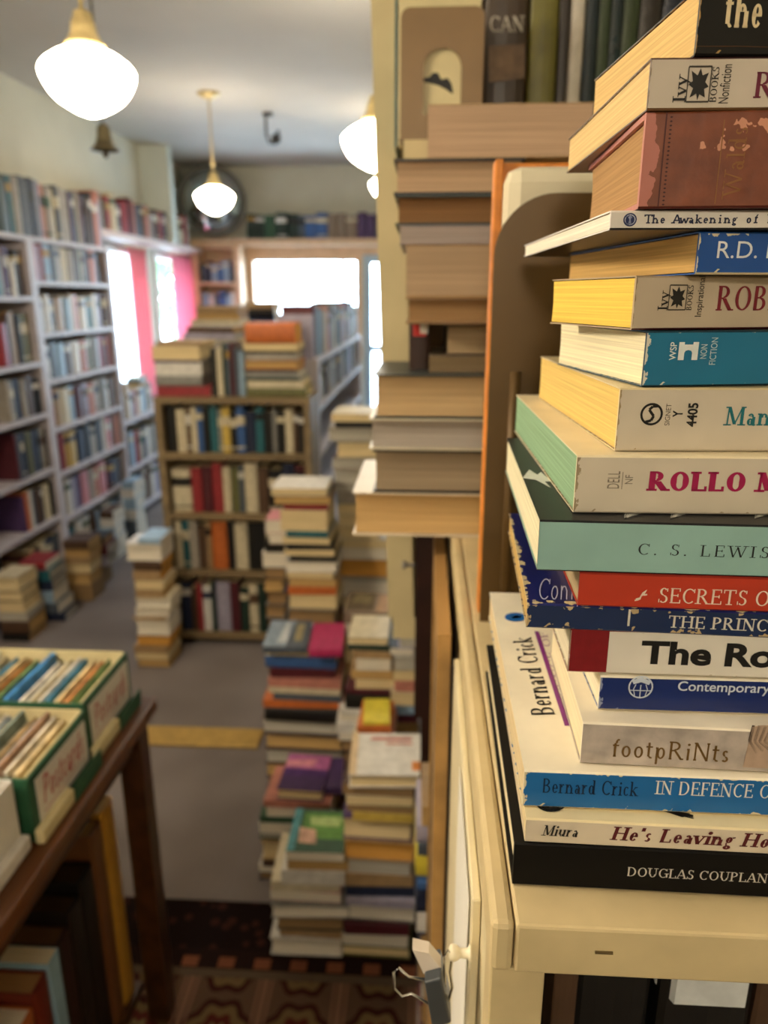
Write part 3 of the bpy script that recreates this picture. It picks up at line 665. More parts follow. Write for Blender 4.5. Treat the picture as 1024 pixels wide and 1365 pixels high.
pile('on the rug beside the red-lettered pile', 1.37, [(1281, 1272, 359, 459, 'p', 'tan', 't', False), (1272, 1250, 361, 456, 'p', 'white', 'w', True), (1250, 1240, 372, 455, 's', 'tan', 't', False), (1240, 1222, 368, 457, 'p', 'black', 'b', True),
     (1222, 1205, 356, 459, 'p', 'grey', 'w', True), (1205, 1192, 362, 457, 'p', 'pink', 'w', False), (1192, 1178, 364, 456, 's', 'cream', 'c', False), (1178, 1160, 372, 456, 's', 'white', 'w', False), (1160, 1146, 378, 459, 'p', 'tan', 't', False), (1146, 1134, 379, 456, 'p', 'green', 'w', False)], W=.15)
pile('topped by the white red-lettered book', 1.37, [(1284, 1259, 459, 551, 'p', 'olive', 'c', True), (1259, 1241, 460, 548, 'p', 'white', 'w', False), (1241, 1227, 461, 548, 's', 'maroon', 'w', False), (1227, 1203, 462, 553, 'p', 'grey', 'w', True), (1203, 1192, 462, 553, 's', 'lilac', 'g', False), (1192, 1180, 460, 552, 's', 'navy', 'g', False),
     (1180, 1163, 460, 551, 's', 'tan', 't', False), (1163, 1144, 459, 552, 'p', 'white', 'g', False), (1144, 1119, 458, 553, 'p', 'tan', 'o', True), (1119, 1091, 460, 553, 'p', 'purple', 'c', True), (1091, 1079, 470, 551, 's', 'yellow', 'c', False), (1079, 1070, 462, 551, 'p', 'olive', 'b', False), (1070, 1058, 462, 552, 'p', 'cream', 'c', False), (1058, 1044, 461, 555, 'p', 'brown', 'b', False), (1044, 1027, 458, 556, 'p', 'white', 'c', True)], W=.155)
pile('topped by the purple sunset book', 1.60, [(1167, 1158, 346, 440, 'p', 'white', 'w', False), (1158, 1148, 348, 440, 's', 'brown', 'b', False), (1148, 1124, 347, 440, 'p', 'tan', 'c', True), (1124, 1112, 349, 440, 'p', 'green', 'g', True), (1112, 1098, 350, 440, 'p', 'white', 'w', False), (1098, 1090, 348, 440, 's', 'green', 'g', False),
     (1090, 1078, 352, 440, 'p', 'white', 'w', False), (1078, 1068, 350, 440, 's', 'salmon', 'w', False), (1068, 1054, 370, 431, 'p', 'purple', 'c', True)], W=.15)
pile('under the magenta book', 1.85, [(962, 945, 352, 455, 's', 'black', 'b', True), (945, 935, 350, 458, 's', 'orange', 'o', False), (935, 925, 362, 453, 's', 'slate', 'g', False), (925, 916, 358, 454, 's', 'cream', 'c', False), (916, 905, 358, 455, 's', 'salmon', 'w', False), (905, 893, 362, 448, 's', 'maroon', 'b', False), (893, 876, 351, 446, 's', 'blue', 'w', True), (876, 866, 352, 443, 'p', 'lightblue', 'c', False)], W=.17)
pile('between magenta book and dark panel', 1.75, [(1000, 985, 455, 522, 'p', 'black', 'b', True), (985, 975, 452, 524, 'p', 'white', 'w', False), (975, 962, 450, 520, 's', 'white', 'w', False), (962, 952, 455, 520, 'p', 'maroon', 'w', False), (952, 944, 456, 520, 's', 'white', 'w', False), (944, 922, 462, 522, 's', 'black', 'b', True), (922, 916, 462, 522, 's', 'maroon', 'b', False), (916, 904, 471, 524, 'p', 'cream', 'c', False), (904, 891, 468, 524, 'p', 'tan', 't', False),
     (891, 876, 474, 520, 'p', 'white', 'w', False), (876, 866, 470, 522, 's', 'tan', 't', False), (866, 857, 464, 524, 's', 'darkgreen', 'b', False), (857, 848, 464, 517, 'p', 'cream', 'c', True)], W=.15)
pile('squeezed against the dark upright panel', 1.72, [(1000, 992, 523, 559, 'p', 'grey', 'g', False), (992, 976, 524, 560, 'p', 'grey', 'w', True), (976, 960, 523, 558, 'p', 'tan', 't', False), (960, 950, 523, 558, 's', 'maroon', 'w', False), (950, 936, 523, 559, 's', 'lightblue', 'w', False), (936, 919, 521, 558, 'p', 'cream', 'c', False), (919, 905, 525, 558, 's', 'salmon', 'w', False), (905, 890, 523, 558, 'p', 'tan', 'c', False), (890, 871, 525, 557, 'p', 'white', 'g', False), (871, 862, 526, 556, 'p', 'black', 'w', False), (862, 843, 527, 556, 'p', 'lilac', 'g', True)], W=.14)
pile('hiding part of the middle bookcase', 2.15, [(812, 793, 386, 449, 'p', 'tan', 'c', False), (793, 782, 384, 448, 's', 'orange', 'o', False), (782, 772, 386, 450, 'p', 'tan', 't', False), (772, 764, 386, 448, 'p', 'cream', 'c', False), (764, 748, 381, 449, 'p', 'white', 'w', True), (748, 742, 386, 449, 's', 'black', 'b', False), (742, 733, 382, 449, 'p', 'cream', 'c', False), (733, 726, 384, 448, 's', 'black', 'b', False), (726, 716, 380, 444, 'p', 'cream', 'c', False), (716, 708, 384, 440, 's', 'teal', 'g', False),
     (708, 680, 375, 438, 'p', 'cream', 'c', False), (680, 672, 378, 438, 's', 'red', 'w', False), (672, 661, 362, 436, 'p', 'brown', 't', False), (661, 651, 360, 434, 'p', 'white', 'c', False)], W=.16)
pile('of pink and white books by middle bookcase', 2.3, [(772, 758, 352, 378, 'p', 'navy', 'b', False), (758, 738, 350, 382, 'p', 'white', 'w', False), (738, 726, 354, 382, 's', 'black', 'b', False), (726, 712, 358, 384, 'p', 'salmon', 'w', False), (712, 694, 352, 378, 'p', 'pink', 'w', False)], W=.13)
pile('topped by a brown picture cover', 1.95, [(880, 862, 456, 522, 'p', 'cream', 'c', False), (862, 846, 456, 522, 'p', 'grey', 'c', False), (846, 830, 458, 522, 'p', 'lilac', 'w', False), (830, 814, 458, 522, 's', 'taupe', 'c', False)], W=.15)
pile('standing tallest in the narrow aisle', 2.35, [(815, 795, 452, 520, 'p', 'tan', 'c', False), (795, 775, 455, 522, 'p', 'white', 'w', False), (775, 768, 455, 522, 'p', 'grey', 'g', False), (768, 745, 454, 522, 'p', 'tan', 'o', True), (745, 730, 452, 520, 'p', 'white', 'w', False), (730, 718, 452, 518, 'p', 'cream', 'c', False), (718, 700, 452, 508, 'p', 'cream', 'c', True), (700, 684, 450, 504, 'p', 'stone', 'c', False), (684, 670, 446, 502, 'p', 'grey', 'c', False), (670, 655, 448, 504, 's', 'stone', 'c', False), (655, 645, 446, 500, 'p', 'brown', 'g', False), (645, 625, 444, 502, 'p', 'stone', 'g', True), (625, 610, 442, 500, 'p', 'maroon', 'g', False), (610, 588, 444, 502, 'p', 'grey', 'c', True), (588, 570, 440, 500, 'p', 'stone', 'g', True), (570, 562, 448, 502, 's', 'black', 'b', False), (562, 551, 446, 504, 'p', 'cream', 'c', False)], W=.17)
pile('of cream books against middle bookcase', 2.74, [(885, 877, 182, 226, 'p', 'cream', 'c', False), (877, 865, 180, 224, 's', 'tan', 't', False), (865, 852, 182, 224, 'p', 'brown', 'o', False), (852, 832, 182, 226, 'p', 'white', 'w', True), (832, 828, 178, 222, 's', 'tan', 'c', False), (828, 816, 178, 222, 'p', 'cream', 'w', False), (816, 802, 180, 226, 'p', 'cream', 'w', True), (802, 790, 182, 218, 's', 'tan', 't', False), (790, 779, 180, 218, 'p', 'cream', 'c', False), (779, 766, 180, 216, 's', 'tan', 'o', False), (766, 752, 179, 216, 's', 'brown', 'o', True), (752, 729, 168, 215, 'p', 'white', 'w', True), (729, 722, 186, 216, 's', 'lightblue', 'w', False)], W=.15)
pile('of tan books by the wall bookcase', 3.42, [(796, 786, 88, 124, 'p', 'brown', 'b', False), (786, 770, 88, 122, 'p', 'tan', 't', True), (770, 758, 88, 121, 'p', 'cream', 'c', False), (758, 750, 87, 120, 's', 'tan', 't', False), (750, 738, 85, 120, 'p', 'tan', 't', True), (738, 727, 84, 118, 's', 'brown', 't', False)], W=.14, fill=False)
pile('of purple books beside the tan pile', 3.62, [(776, 760, 116, 136, 's', 'black', 'b', False), (760, 745, 116, 142, 's', 'lilac', 'g', False), (745, 732, 116, 144, 's', 'maroon', 'g', False), (732, 722, 114, 140, 's', 'black', 'b', False)], W=.13, fill=False)
pile('of cream books behind the postcard table', 2.95, [(865, 856, -40, 40, 's', 'black', 'b', False), (856, 838, -40, 38, 's', 'brown', 't', True), (838, 826, -40, 36, 'p', 'cream', 'g', False), (826, 812, -40, 30, 'p', 'tan', 'c', False), (812, 796, -40, 28, 'p', 'black', 'c', True), (796, 778, -40, 26, 'p', 'cream', 'c', True)], W=.16, fill=False)
pile('of blue and red books by wall bookcase', 3.16, [(846, 826, 48, 88, 's', 'navy', 'g', True), (826, 812, 42, 80, 's', 'slate', 'w', False), (812, 796, 44, 74, 's', 'lightblue', 'w', False), (796, 782, 40, 72, 's', 'navy', 'g', False), (782, 768, 38, 68, 's', 'teal', 'g', False), (768, 758, 14, 60, 's', 'red', 'w', False)], W=.15, fill=False)
pile('of pale books below the window shelves', 4.05, [(735, 722, 118, 146, 's', 'navy', 'w', False), (722, 708, 120, 150, 's', 'lightblue', 'w', True), (708, 696, 122, 148, 's', 'white', 'w', False), (696, 686, 120, 146, 's', 'brown', 'w', False)], W=.16, fill=False)
pile('of shiny white books near the window', 4.4, [(712, 698, 136, 162, 's', 'slate', 'w', False), (698, 684, 138, 168, 's', 'white', 'w', True), (684, 668, 140, 166, 's', 'lightblue', 'w', True), (668, 656, 142, 170, 's', 'white', 'w', False), (656, 646, 146, 168, 's', 'lightblue', 'w', False)], W=.16, fill=False)
# single books lying on the piles
def flat_book(name, quad_px, z, T, cover, pg, label, cat='book', hard=False, group=None):
    """a book lying with its cover up: front-left and front-right corners in the photo, and its depth"""
    (xl, yl), (xr, yr), W = quad_px
    a = at(xl, yl, Z=z + T); b_ = at(xr, yr, Z=z + T); d = b_ - a; psi = math.atan2(d.y, d.x)
    return lying_book(name, (a.x, a.y, z), psi, d.length, W, T, cmat(cover), pages(pg), label, group, hard, hard)
zt = at(400, 866, Y=1.85).z + .001
ba = flat_book('piled_book', ((350, 862), (409, 862), .17), zt, .022, 'slate', PG['b'], 'grey and black picture-covered hardback lying next to the magenta book', hard=True)
bm_ = flat_book('piled_book', ((411, 866), (456, 866), .17), zt, .024, 'magenta', PG['b'], 'bright magenta hardback lying cover up on top of its pile', hard=True)
zt = at(400, 1068, Y=1.6).z + .001
flat_book('piled_book', ((432, 1050), (456, 1050), .13), zt, .022, 'purple', PG['c'], 'narrow purple and orange paperback lying beside the purple sunset book')
# stack inside the gap that carries the yellow book
pile('that carries the bright yellow book', 1.57, [(1040, 1010, 468, 530, 'p', 'brown', 'b', True), (1010, 990, 474, 528, 'p', 'cream', 'c', False), (990, 978, 476, 526, 's', 'salmon', 'w', False), (978, 966, 477, 522, 's', 'orange', 'o', False)], W=.13)
zt = at(400, 966, Y=1.57).z + .001
MATYEL = mat('#e6cf22', .5, .06, 20); C['vivid'] = '#e6cf22'; CN['vivid'] = 'bright yellow'
flat_book('piled_book', ((484, 963), (520, 963), .11), zt, .008, 'vivid', PG['c'], 'bright yellow paperback lying cover up on an orange-spined book')

def cover_art(root, pieces):
    """printed areas on the cover of a lying book, in fractions of its length and depth"""
    me = root.children[0]; xs_ = [v.co.x for v in me.data.vertices]; ys_ = [v.co.y for v in me.data.vertices]; zm = max(v.co.z for v in me.data.vertices)
    Lx, Wy = max(xs_), max(ys_)
    for i_, (nm, hexc, pts) in enumerate(pieces):
        me = bpy.data.meshes.new(nm); me.from_pydata([(a * Lx, c * Wy, zm + .0003 + .0002 * i_) for a, c in pts], [], [tuple(range(len(pts)))]); me.materials.append(mat(hexc, .5, .2, 60))
        o = bpy.data.objects.new(nm, me); COL.objects.link(o); o.parent = root
def rect(a0, a1, c0, c1): return [(a0, c0), (a1, c0), (a1, c1), (a0, c1)]
def top_of(where): return [o for o in bpy.data.objects if o.get('label', '').endswith('topmost of pile ' + where)][0]
cover_art(ba, [('cover_picture', '#7c8a98', [(0, 0), (.5, 0), (.62, 1), (0, 1)]), ('cover_picture', '#b5b9bc', [(.3, .15), (.52, .15), (.5, .9), (.4, .9)]), ('title_block', '#8d8260', rect(.68, .86, .2, .85))])
t_ = top_of('topped by the purple sunset book')   # this one lies turned round: near edge is its fore-edge
cover_art(t_, [('sunset_sky', '#a35c8c', rect(.0, 1, .0, .42)), ('sunset_glow', '#c98592', [(.3, .12), (1, .2), (1, .36), (.35, .34)]), ('dusk_band', '#4a2d63', rect(0, 1, .44, .62))])
t_ = top_of('on the rug beside the red-lettered pile')
cover_art(t_, [('cover_picture', '#5a8a3a', rect(.02, .8, .1, .7)), ('cover_picture', '#a9c27a', [(.1, .2), (.7, .2), (.66, .4), (.14, .42)]), ('cover_picture', '#c9a08a', [(.55, .5), (.85, .45), (.82, .8), (.5, .82)]), ('cover_picture', '#4a8a92', rect(.86, 1, 0, .98))])
t_ = top_of('topped by the white red-lettered book')
cover_art(t_, [('title_band', '#b56a5c', rect(.12, .72, .12, .2)), ('title_band', '#b8786a', rect(.12, .5, .25, .31)), ('spine_band', '#c9b08a', rect(.9, 1, 0, 1)), ('cover_sticker', '#c9761e', rect(.0, .14, .7, .9))])
t_ = top_of('topped by a brown picture cover')
cover_art(t_, [('cover_picture', '#54452f', rect(.03, .6, .1, .95)), ('cover_picture', '#9c7a5a', [(.65, .05), (.97, .05), (.97, .8), (.7, .9)]), ('cover_picture', '#75684a', [(.1, .5), (.5, .4), (.55, .8), (.2, .9)])])
pile('wedged between framed board and dark panel', .985, [(1240, 1215, 560, 590, 's', 'white', 'w', False), (1215, 1178, 560, 592, 's', 'navy', 'g', True), (1178, 1168, 560, 590, 's', 'blue', 'g', False), (1168, 1136, 558, 590, 's', 'vivid', 'o', True), (1136, 1122, 556, 590, 's', 'slate', 'g', False), (1122, 1098, 556, 590, 's', 'lilac', 'g', True), (1098, 1072, 558, 590, 'p', 'tan', 't', False)], W=.12)

# ------------------------------------------------------------------ stacks on the middle bookcase and the island
pile('on the window-aisle end of middle bookcase', 2.99, [(531, 516, 208, 279, 's', 'red', 'w', False), (516, 502, 206, 268, 's', 'grey', 'g', True), (502, 485, 206, 268, 's', 'white', 'w', False), (485, 481, 206, 268, 's', 'purple', 'w', False), (481, 462, 206, 270, 'p', 'white', 'c', False), (462, 456, 208, 271, 's', 'tan', 'c', False)], W=.19, z0=1.1053)
row('standing on top of the middle bookcase', 'the red-based stack', (at(281, 500, Y=3.0).x, 3.0), (at(325, 500, Y=3.0).x, 3.0), 1.105, "black:4 cream:5 darkgreen:3 slate:3 maroon:3 slate:4 lightblue:4", (.18, .215), .17, (0, -1), 'books on top of the middle bookcase', count_from_start=True)
pile('topped by an orange book on middle bookcase', 2.99, [(531, 518, 329, 409, 's', 'olive', 'c', True), (518, 508, 330, 405, 's', 'cream', 'c', False), (508, 504, 326, 400, 's', 'darkgreen', 'g', False), (504, 496, 327, 398, 's', 'grey', 'w', False), (496, 492, 326, 396, 's', 'brown', 't', False), (492, 481, 325, 396, 'p', 'orange', 't', True), (481, 472, 327, 394, 's', 'stone', 'g', False), (472, 468, 326, 394, 's', 'black', 'b', False), (468, 458, 324, 396, 'p', 'tan', 'c', False), (458, 431, 327, 394, 's', 'orange', 'o', True)], W=.2, z0=1.1053, jit=.5)
pile('of lilac books behind the red-based stack', 3.42, [(475, 462, 240, 320, 's', 'lilac', 'g', False), (462, 452, 240, 316, 's', 'stone', 'c', False), (452, 444, 244, 312, 's', 'lilac', 'g', False), (444, 436, 250, 312, 's', 'brown', 't', False)], W=.2, z0=1.0803)
pile('of tan books behind the lilac books', 3.95, [(452, 440, 254, 322, 's', 'tan', 't', True), (440, 426, 256, 322, 's', 'cream', 'c', True), (426, 418, 262, 318, 'p', 'red', 't', False), (418, 408, 262, 318, 's', 'tan', 't', True)], W=.22, z0=1.0803)
pile('of tan books against the far window', 4.7, [(432, 420, 330, 366, 's', 'navy', 't', True), (420, 412, 330, 366, 's', 'black', 'c', True), (412, 403, 326, 366, 's', 'tan', 't', True)], W=.22, z0=1.0803)

# ------------------------------------------------------------------ cream bookcase that carries the tall stack
TOPZ = 1.2265
LX = .0335
BROWNCREAM = mat('#cdb98d', .48, .08, 25, bump=.25)
t = empty('cream_bookcase', Vector((.4, .55, 0)), 'cream painted low bookcase under the tall stack of paperbacks', 'bookcase')
def loc(mb):
    mb.v = [(a - .4, b_ - .55, c) for a, b_, c in mb.v]; return mb
YF = .272
SB = at(683, 1297, Y=YF).z
loc(MB().box(LX + .0112, .80, YF, 1.0, SB, TOPZ)).build('top_board', BROWNCREAM, t, bevel=.0015)
loc(MB().box(LX, LX + .0108, YF + .0005, 1.0, SB - .001, TOPZ)).build('edge_strip', BROWNCREAM, t, bevel=.003)
loc(MB().box(LX + .001, LX + .0265, YF + .004, YF + .027, .0085, SB - .0015)).build('corner_post', BROWNCREAM, t, bevel=.001)
loc(MB().box(LX + .002, LX + .016, .30, .98, .0085, SB - .0015)).build('side_panel', mat('#d9cba6', .45, .06, 25), t)
loc(MB().box(.78, .80, YF + .004, .98, .0085, SB - .0015)).build('side_panel', BROWNCREAM, t)
loc(MB().box(LX + .016, .78, .62, .63, .0085, SB - .0015)).build('back_panel', mat('#6b583c', .6), t)
for z in (.93, .62, .3): loc(MB().box(LX + .0165, .78, .302, .62, z - .02, z)).build('shelf', BROWNCREAM, t)
dp = loc(MB().box(LX - .0035, LX + .0015, .335, .62, .05, SB - .02)).build('door', mat('#dccfab', .42, .05, 25), t, bevel=.001)
# small nail in the front edge and a crack line
P = at(805, 1269, Y=YF)
loc(MB().box(P.x - .004, P.x + .004, YF - .0008, YF + .0005, P.z - .0006, P.z + .0006)).build('nail', mat('#7b6a48', .4, metal=.5), t)
KN = at(628, 1271, X=LX - .0035)
ky, kz = KN.y, KN.z
prof = [(.0001, .0), (.0045, .0), (.0045, .001), (.0028, .002), (.0026, .006), (.0038, .0075), (.0045, .0095), (.004, .0115), (.0022, .0125), (.0001, .0128)]
q = MB().lathe(prof, n=24); q.v = [(LX - .0035 - z_, ky + a, kz + b_) for a, b_, z_ in q.v]
kn = loc(q).build('knob', mat('#e3d9bd', .3, .03, 20), dp)
# paper notice fixed on the side
c0, c1 = at(616, 985, X=LX - .006), at(648, 1300, X=LX - .006)
y0, y1 = sorted((c0.y, c1.y))
o = MB().box(LX - .0048, LX - .0043, .345, .47, .8, SB - .03).build('paper_notice', mat('#e4e0d6', .6, .03, 10))
tag(o, 'white paper notice taped to the side of the cream bookcase', 'notice')
# binder clip hanging at the knob
bc = empty('binder_clip', Vector((LX - .019, ky, kz)), 'black binder clip with silver wire handles hanging from the cream knob', 'binder clip')
def clip_pt(px, py): return at(px, py, Y=ky) - Vector((LX - .019, ky, kz))
a, b_, c, d_ = clip_pt(566, 1287), clip_pt(588, 1281), clip_pt(601, 1340), clip_pt(576, 1348)
mb = MB(); e = Vector((0, .011, 0))
f_ = [a - e, b_ - e, c - e, d_ - e]; g_ = [a + e * .8, b_ + e * .8, c + e, d_ + e]
mb.add(f_ + g_, [(0, 1, 2, 3), (7, 6, 5, 4), (0, 4, 5, 1), (1, 5, 6, 2), (2, 6, 7, 3), (3, 7, 4, 0)])
mb.build('clip_body', mat('#3c4146', .35, .08, 40, spec=.5), bc, bevel=.001)
STEEL = mat('#c9c6be', .25, .05, 40, metal=1.0)
def wire(pts, dy):
    return MB().tube([clip_pt(*p) + Vector((0, dy, 0)) for p in pts], .00075)
wire([(572, 1300), (545, 1296), (532, 1284), (525, 1290), (526, 1312), (536, 1322), (548, 1318), (576, 1334)], -.003).build('wire_handle', STEEL, bc)
wire([(598, 1330), (603, 1312), (600, 1292), (603, 1268), (597, 1262), (592, 1272), (593, 1300), (594, 1320)], -.002).build('wire_handle', STEEL, bc)
mb = MB(); a, b_, c, d_ = clip_pt(550, 1258), clip_pt(572, 1263), clip_pt(588, 1282), clip_pt(565, 1290)
e = Vector((0, .004, 0)); ps = [a, b_, c, d_]
mb.add([p - e for p in ps] + [p + e for p in ps], [(0, 1, 2, 3), (7, 6, 5, 4), (0, 4, 5, 1), (1, 5, 6, 2), (2, 6, 7, 3), (3, 7, 4, 0)])
mb.build('clip_end_glint', mat('#d9cfc4', .3, .03, 20), bc)  # pale colour paints in the light reflected off the clip's end
mb = MB(); ps = [clip_pt(578, 1346), clip_pt(588, 1345), clip_pt(600, 1372), clip_pt(588, 1374)]
mb.add([p - e * .1 for p in ps] + [p + e * .1 for p in ps], [(0, 1, 2, 3), (7, 6, 5, 4), (0, 4, 5, 1), (1, 5, 6, 2), (2, 6, 7, 3), (3, 7, 4, 0)])
mb.build('paper_slip', mat('#d8cdbb', .7), bc)
# framed board leaning between the bookcases
t = empty('framed_board', Vector((.018, .8, .0085)), 'tall tan framed picture board leaning against the side of the cream bookcase', 'picture board')
TANW = mat('#a9834f', .5, .15, kind='wood')
MB().box(-.004, .009, -.17, -.14, 0, 1.19).box(-.004, .009, .14, .17, 0, 1.19).box(-.004, .009, -.14, .14, 1.15, 1.19).box(-.004, .009, -.14, .14, 0, .05).build('frame', TANW, t)
MB().box(.0, .006, -.14, .14, .05, 1.15).build('picture', mat('#6d6256', .5, .3, 14), t)
MB().box(.0095, .0115, -.175, -.05, 0, 1.16).build('gap_shade_strip', mat('#141010', .7), t)  # black strip put in for the shaded gap beside the cream bookcase

# books inside the cream bookcase, standing under its top; page colours darkened for shade
def stand_book(name, x0, x1, yf, z, Hh, W, cover, pg, label, group=None, hard=True):
    T = x1 - x0 - .0006
    r = empty(name, basis((x1 - .0003, yf, z), (0, 0, 1), (0, 1, 0), (-1, 0, 0)), label, 'book', group)
    book_parts(r, Hh, W, T, cover, pg, hard, hard)
    return r
zs = .9303
xs = [at(p, 1340, Y=.32).x for p in (735, 768, 866, 878, 1003, 1075)]
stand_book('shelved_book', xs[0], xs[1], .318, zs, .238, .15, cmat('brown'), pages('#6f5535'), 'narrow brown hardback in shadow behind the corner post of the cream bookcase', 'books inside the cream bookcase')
stand_book('shelved_book', xs[1], xs[2], .318, zs, .243, .15, cmat('black'), pages('#7d5c36'), 'thick black hardback with shade-darkened page tops inside the cream bookcase', 'books inside the cream bookcase')
bk = stand_book('shelved_book', xs[3], xs[4], .316, zs, .240, .15, cmat('black'), pages('#7a5f42'), 'thick black hardback with a white band around its spine inside the cream bookcase', 'books inside the cream bookcase')
T_ = xs[4] - xs[3] - .0006
MB().extrude_x([(-.0006, T_ * .12), (-.0006, T_ * .88), (.012, T_ + .0006), (.02, T_ + .0006), (.02, -.0006), (.012, -.0006)], .205, .222).build('white_band', mat('#cfd2d2', .4), bk)
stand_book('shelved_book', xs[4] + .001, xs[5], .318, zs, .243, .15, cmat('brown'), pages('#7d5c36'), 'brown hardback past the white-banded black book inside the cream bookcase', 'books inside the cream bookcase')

# ------------------------------------------------------------------ tall stack of paperbacks at the corner of the cream bookcase
def worn(base, wear='#cbb48a', amt=.10, rough=.42, end=.012):
    key = ('worn', base, wear, amt, end)
    if key in MATS: return MATS[key]
    m = bpy.data.materials.new('worn_cover'); nt, b = nodes(m); N = nt.nodes.new; L = nt.links.new
    tc = N('ShaderNodeTexCoord'); sp = N('ShaderNodeSeparateXYZ'); L(tc.outputs['Generated'], sp.inputs[0])
    nz = N('ShaderNodeTexNoise'); nz.inputs['Scale'].default_value = 170; nz.inputs['Detail'].default_value = 5; L(tc.outputs['Object'], nz.inputs['Vector'])
    n2 = N('ShaderNodeTexNoise'); n2.inputs['Scale'].default_value = 45; L(tc.outputs['Object'], n2.inputs['Vector'])
    def M(op, a, c):
        n = N('ShaderNodeMath'); n.operation = op
        for i, v in enumerate((a, c)):
            if hasattr(v, 'links'): L(v, n.inputs[i])
            else: n.inputs[i].default_value = v
        return n.outputs[0]
    zz = M('MINIMUM', sp.outputs['Z'], M('SUBTRACT', 1.0, sp.outputs['Z']))
    thr = M('MULTIPLY', M('MAXIMUM', M('SUBTRACT', nz.outputs['Fac'], .48), 0.0), amt * 6)
    e1 = M('LESS_THAN', zz, M('MULTIPLY', thr, M('GREATER_THAN', n2.outputs['Fac'], .45)))
    ed = M('LESS_THAN', sp.outputs['Y'], .03)
    e2 = M('LESS_THAN', sp.outputs['X'], M('MULTIPLY', M('MAXIMUM', M('SUBTRACT', nz.outputs['Fac'], .42), 0.0), end * 6))
    msk = M('MAXIMUM', M('MULTIPLY', e1, ed), e2)
    mx = N('ShaderNodeMix'); mx.data_type = 'RGBA'; L(msk, mx.inputs[0])
    m2 = N('ShaderNodeMix'); m2.data_type = 'RGBA'; L(n2.outputs['Fac'], m2.inputs[0]); c = lin(base)
    m2.inputs[6].default_value = tuple(v * .88 for v in c) + (1,); m2.inputs[7].default_value = tuple(min(1, v * 1.08) for v in c) + (1,)
    L(m2.outputs[2], mx.inputs[6]); mx.inputs[7].default_value = lin(wear) + (1,); L(mx.outputs[2], b.inputs['Base Color'])
    b.inputs['Roughness'].default_value = rough; b.inputs['Specular IOR Level'].default_value = .4
    MATS[key] = m; return m
class FG: pass
zcur = TOPZ + .0003
FGB = {}
# how far back each spine stands: the stack leans away slightly as it grows
SPY = dict(black=.296, miura=.2965, crick=.3045, footprints=.311, contemporary=.322, road=.324, prince=.323, secrets=.320, lewis=.320, rollo=.331, signet=.340, wsp=.341, robe=.341, laing=.338, awakening=.334, leather=.332, ivy=.331, dark=.331)
def fg(key, xl, yt, yb, vpx, xb, spine, top, bottom, pg, label, hard=False, L_=.175, W=None, name='paperback_book', group='books in the tall stack', ct=None, rs=False):
    global zcur
    g = FG(); d = ray(vpx, 395); d = Vector((d.x, d.y, 0)).normalized()
    g.ey = d; g.ex = Vector((d.y, -d.x, 0)); psi = math.atan2(g.ex.y, g.ex.x)
    Y = SPY[key]
    P = at(xl, yb, Y=Y); P.z = zcur
    g.P = P; g.T = at(xl, yt, Y=Y).z - zcur
    if W is None:
        k = (xb - CX) / F; q = P + Vector((0, 0, g.T / 2)) - EYE
        W = -(q.dot(RT) - k * q.dot(FW)) / (g.ey.dot(RT) - k * g.ey.dot(FW))
    g.W = W
    T = g.T - .0004
    g.r = empty(name, basis(P, g.ex, g.ey, (0, 0, 1)), label, 'book', group)
    book_parts(g.r, L_, W, T, spine, pg, hard, rs, inset=.0015 if hard else .0002)
    cov = g.r.children[0]
    cov.data.materials.append(top); cov.data.materials.append(bottom)
    for p in cov.data.polygons:
        if abs(p.normal.x) > .5: p.material_index = 1
        elif p.normal.z > .6 and p.center.z > T * .8: p.material_index = 1
        elif p.normal.z < -.6 and p.center.z < T * .2: p.material_index = 2
        elif abs(p.normal.x) < .5 and p.normal.y > -.5 and abs(p.normal.z) < .5: p.material_index = 1
    g.cov = cov
    zcur += g.T
    g.ztop = zcur - .0004
    FGB[key] = g
    return g
def on_spine(g, x, y):
    r = ray(x, y); n = -g.ey; t = (g.P - EYE).dot(n) / r.dot(n); return EYE + r * t
def on_top(g, x, y): return at(x, y, Z=g.ztop)
UPV = Vector((0, 0, 1))
INKS = {}
def ink(h, rough=.45): return mat(h, rough, .06, 200)
def stext(g, shape, x0, x1, yb, yt, h, name='title_lettering'):
    O = on_spine(g, x0, yb); w_ = (on_spine(g, x1, yb) - O).dot(g.ex); hh = (on_spine(g, x0, yt) - O).z
    return print_on(g.r, name, shape, O, g.ex * w_, UPV * hh, -g.ey, ink(h), .0003)
def rtext(g, shape, x0, x1, yb, yt, h, name='publisher_lettering'):   # reads upward; x0..x1 is the letter height, right side is the foot
    O = on_spine(g, x1, yb); w_ = (on_spine(g, x1, yt) - O).z; hh = (on_spine(g, x0, yb) - O).dot(g.ex)
    return print_on(g.r, name, shape, O, UPV * w_, g.ex * hh, -g.ey, ink(h), .0003)
def ttext(g, shape, p0, p1, p2, h, name='cover_lettering'):
    O, A_, B_ = on_top(g, *p0), on_top(g, *p1), on_top(g, *p2)
    return print_on(g.r, name, shape, O, A_ - O, B_ - O, UPV, ink(h), .0003)
def pl(h, rough=.42): return mat(h, rough, .06, 30, spec=.4)

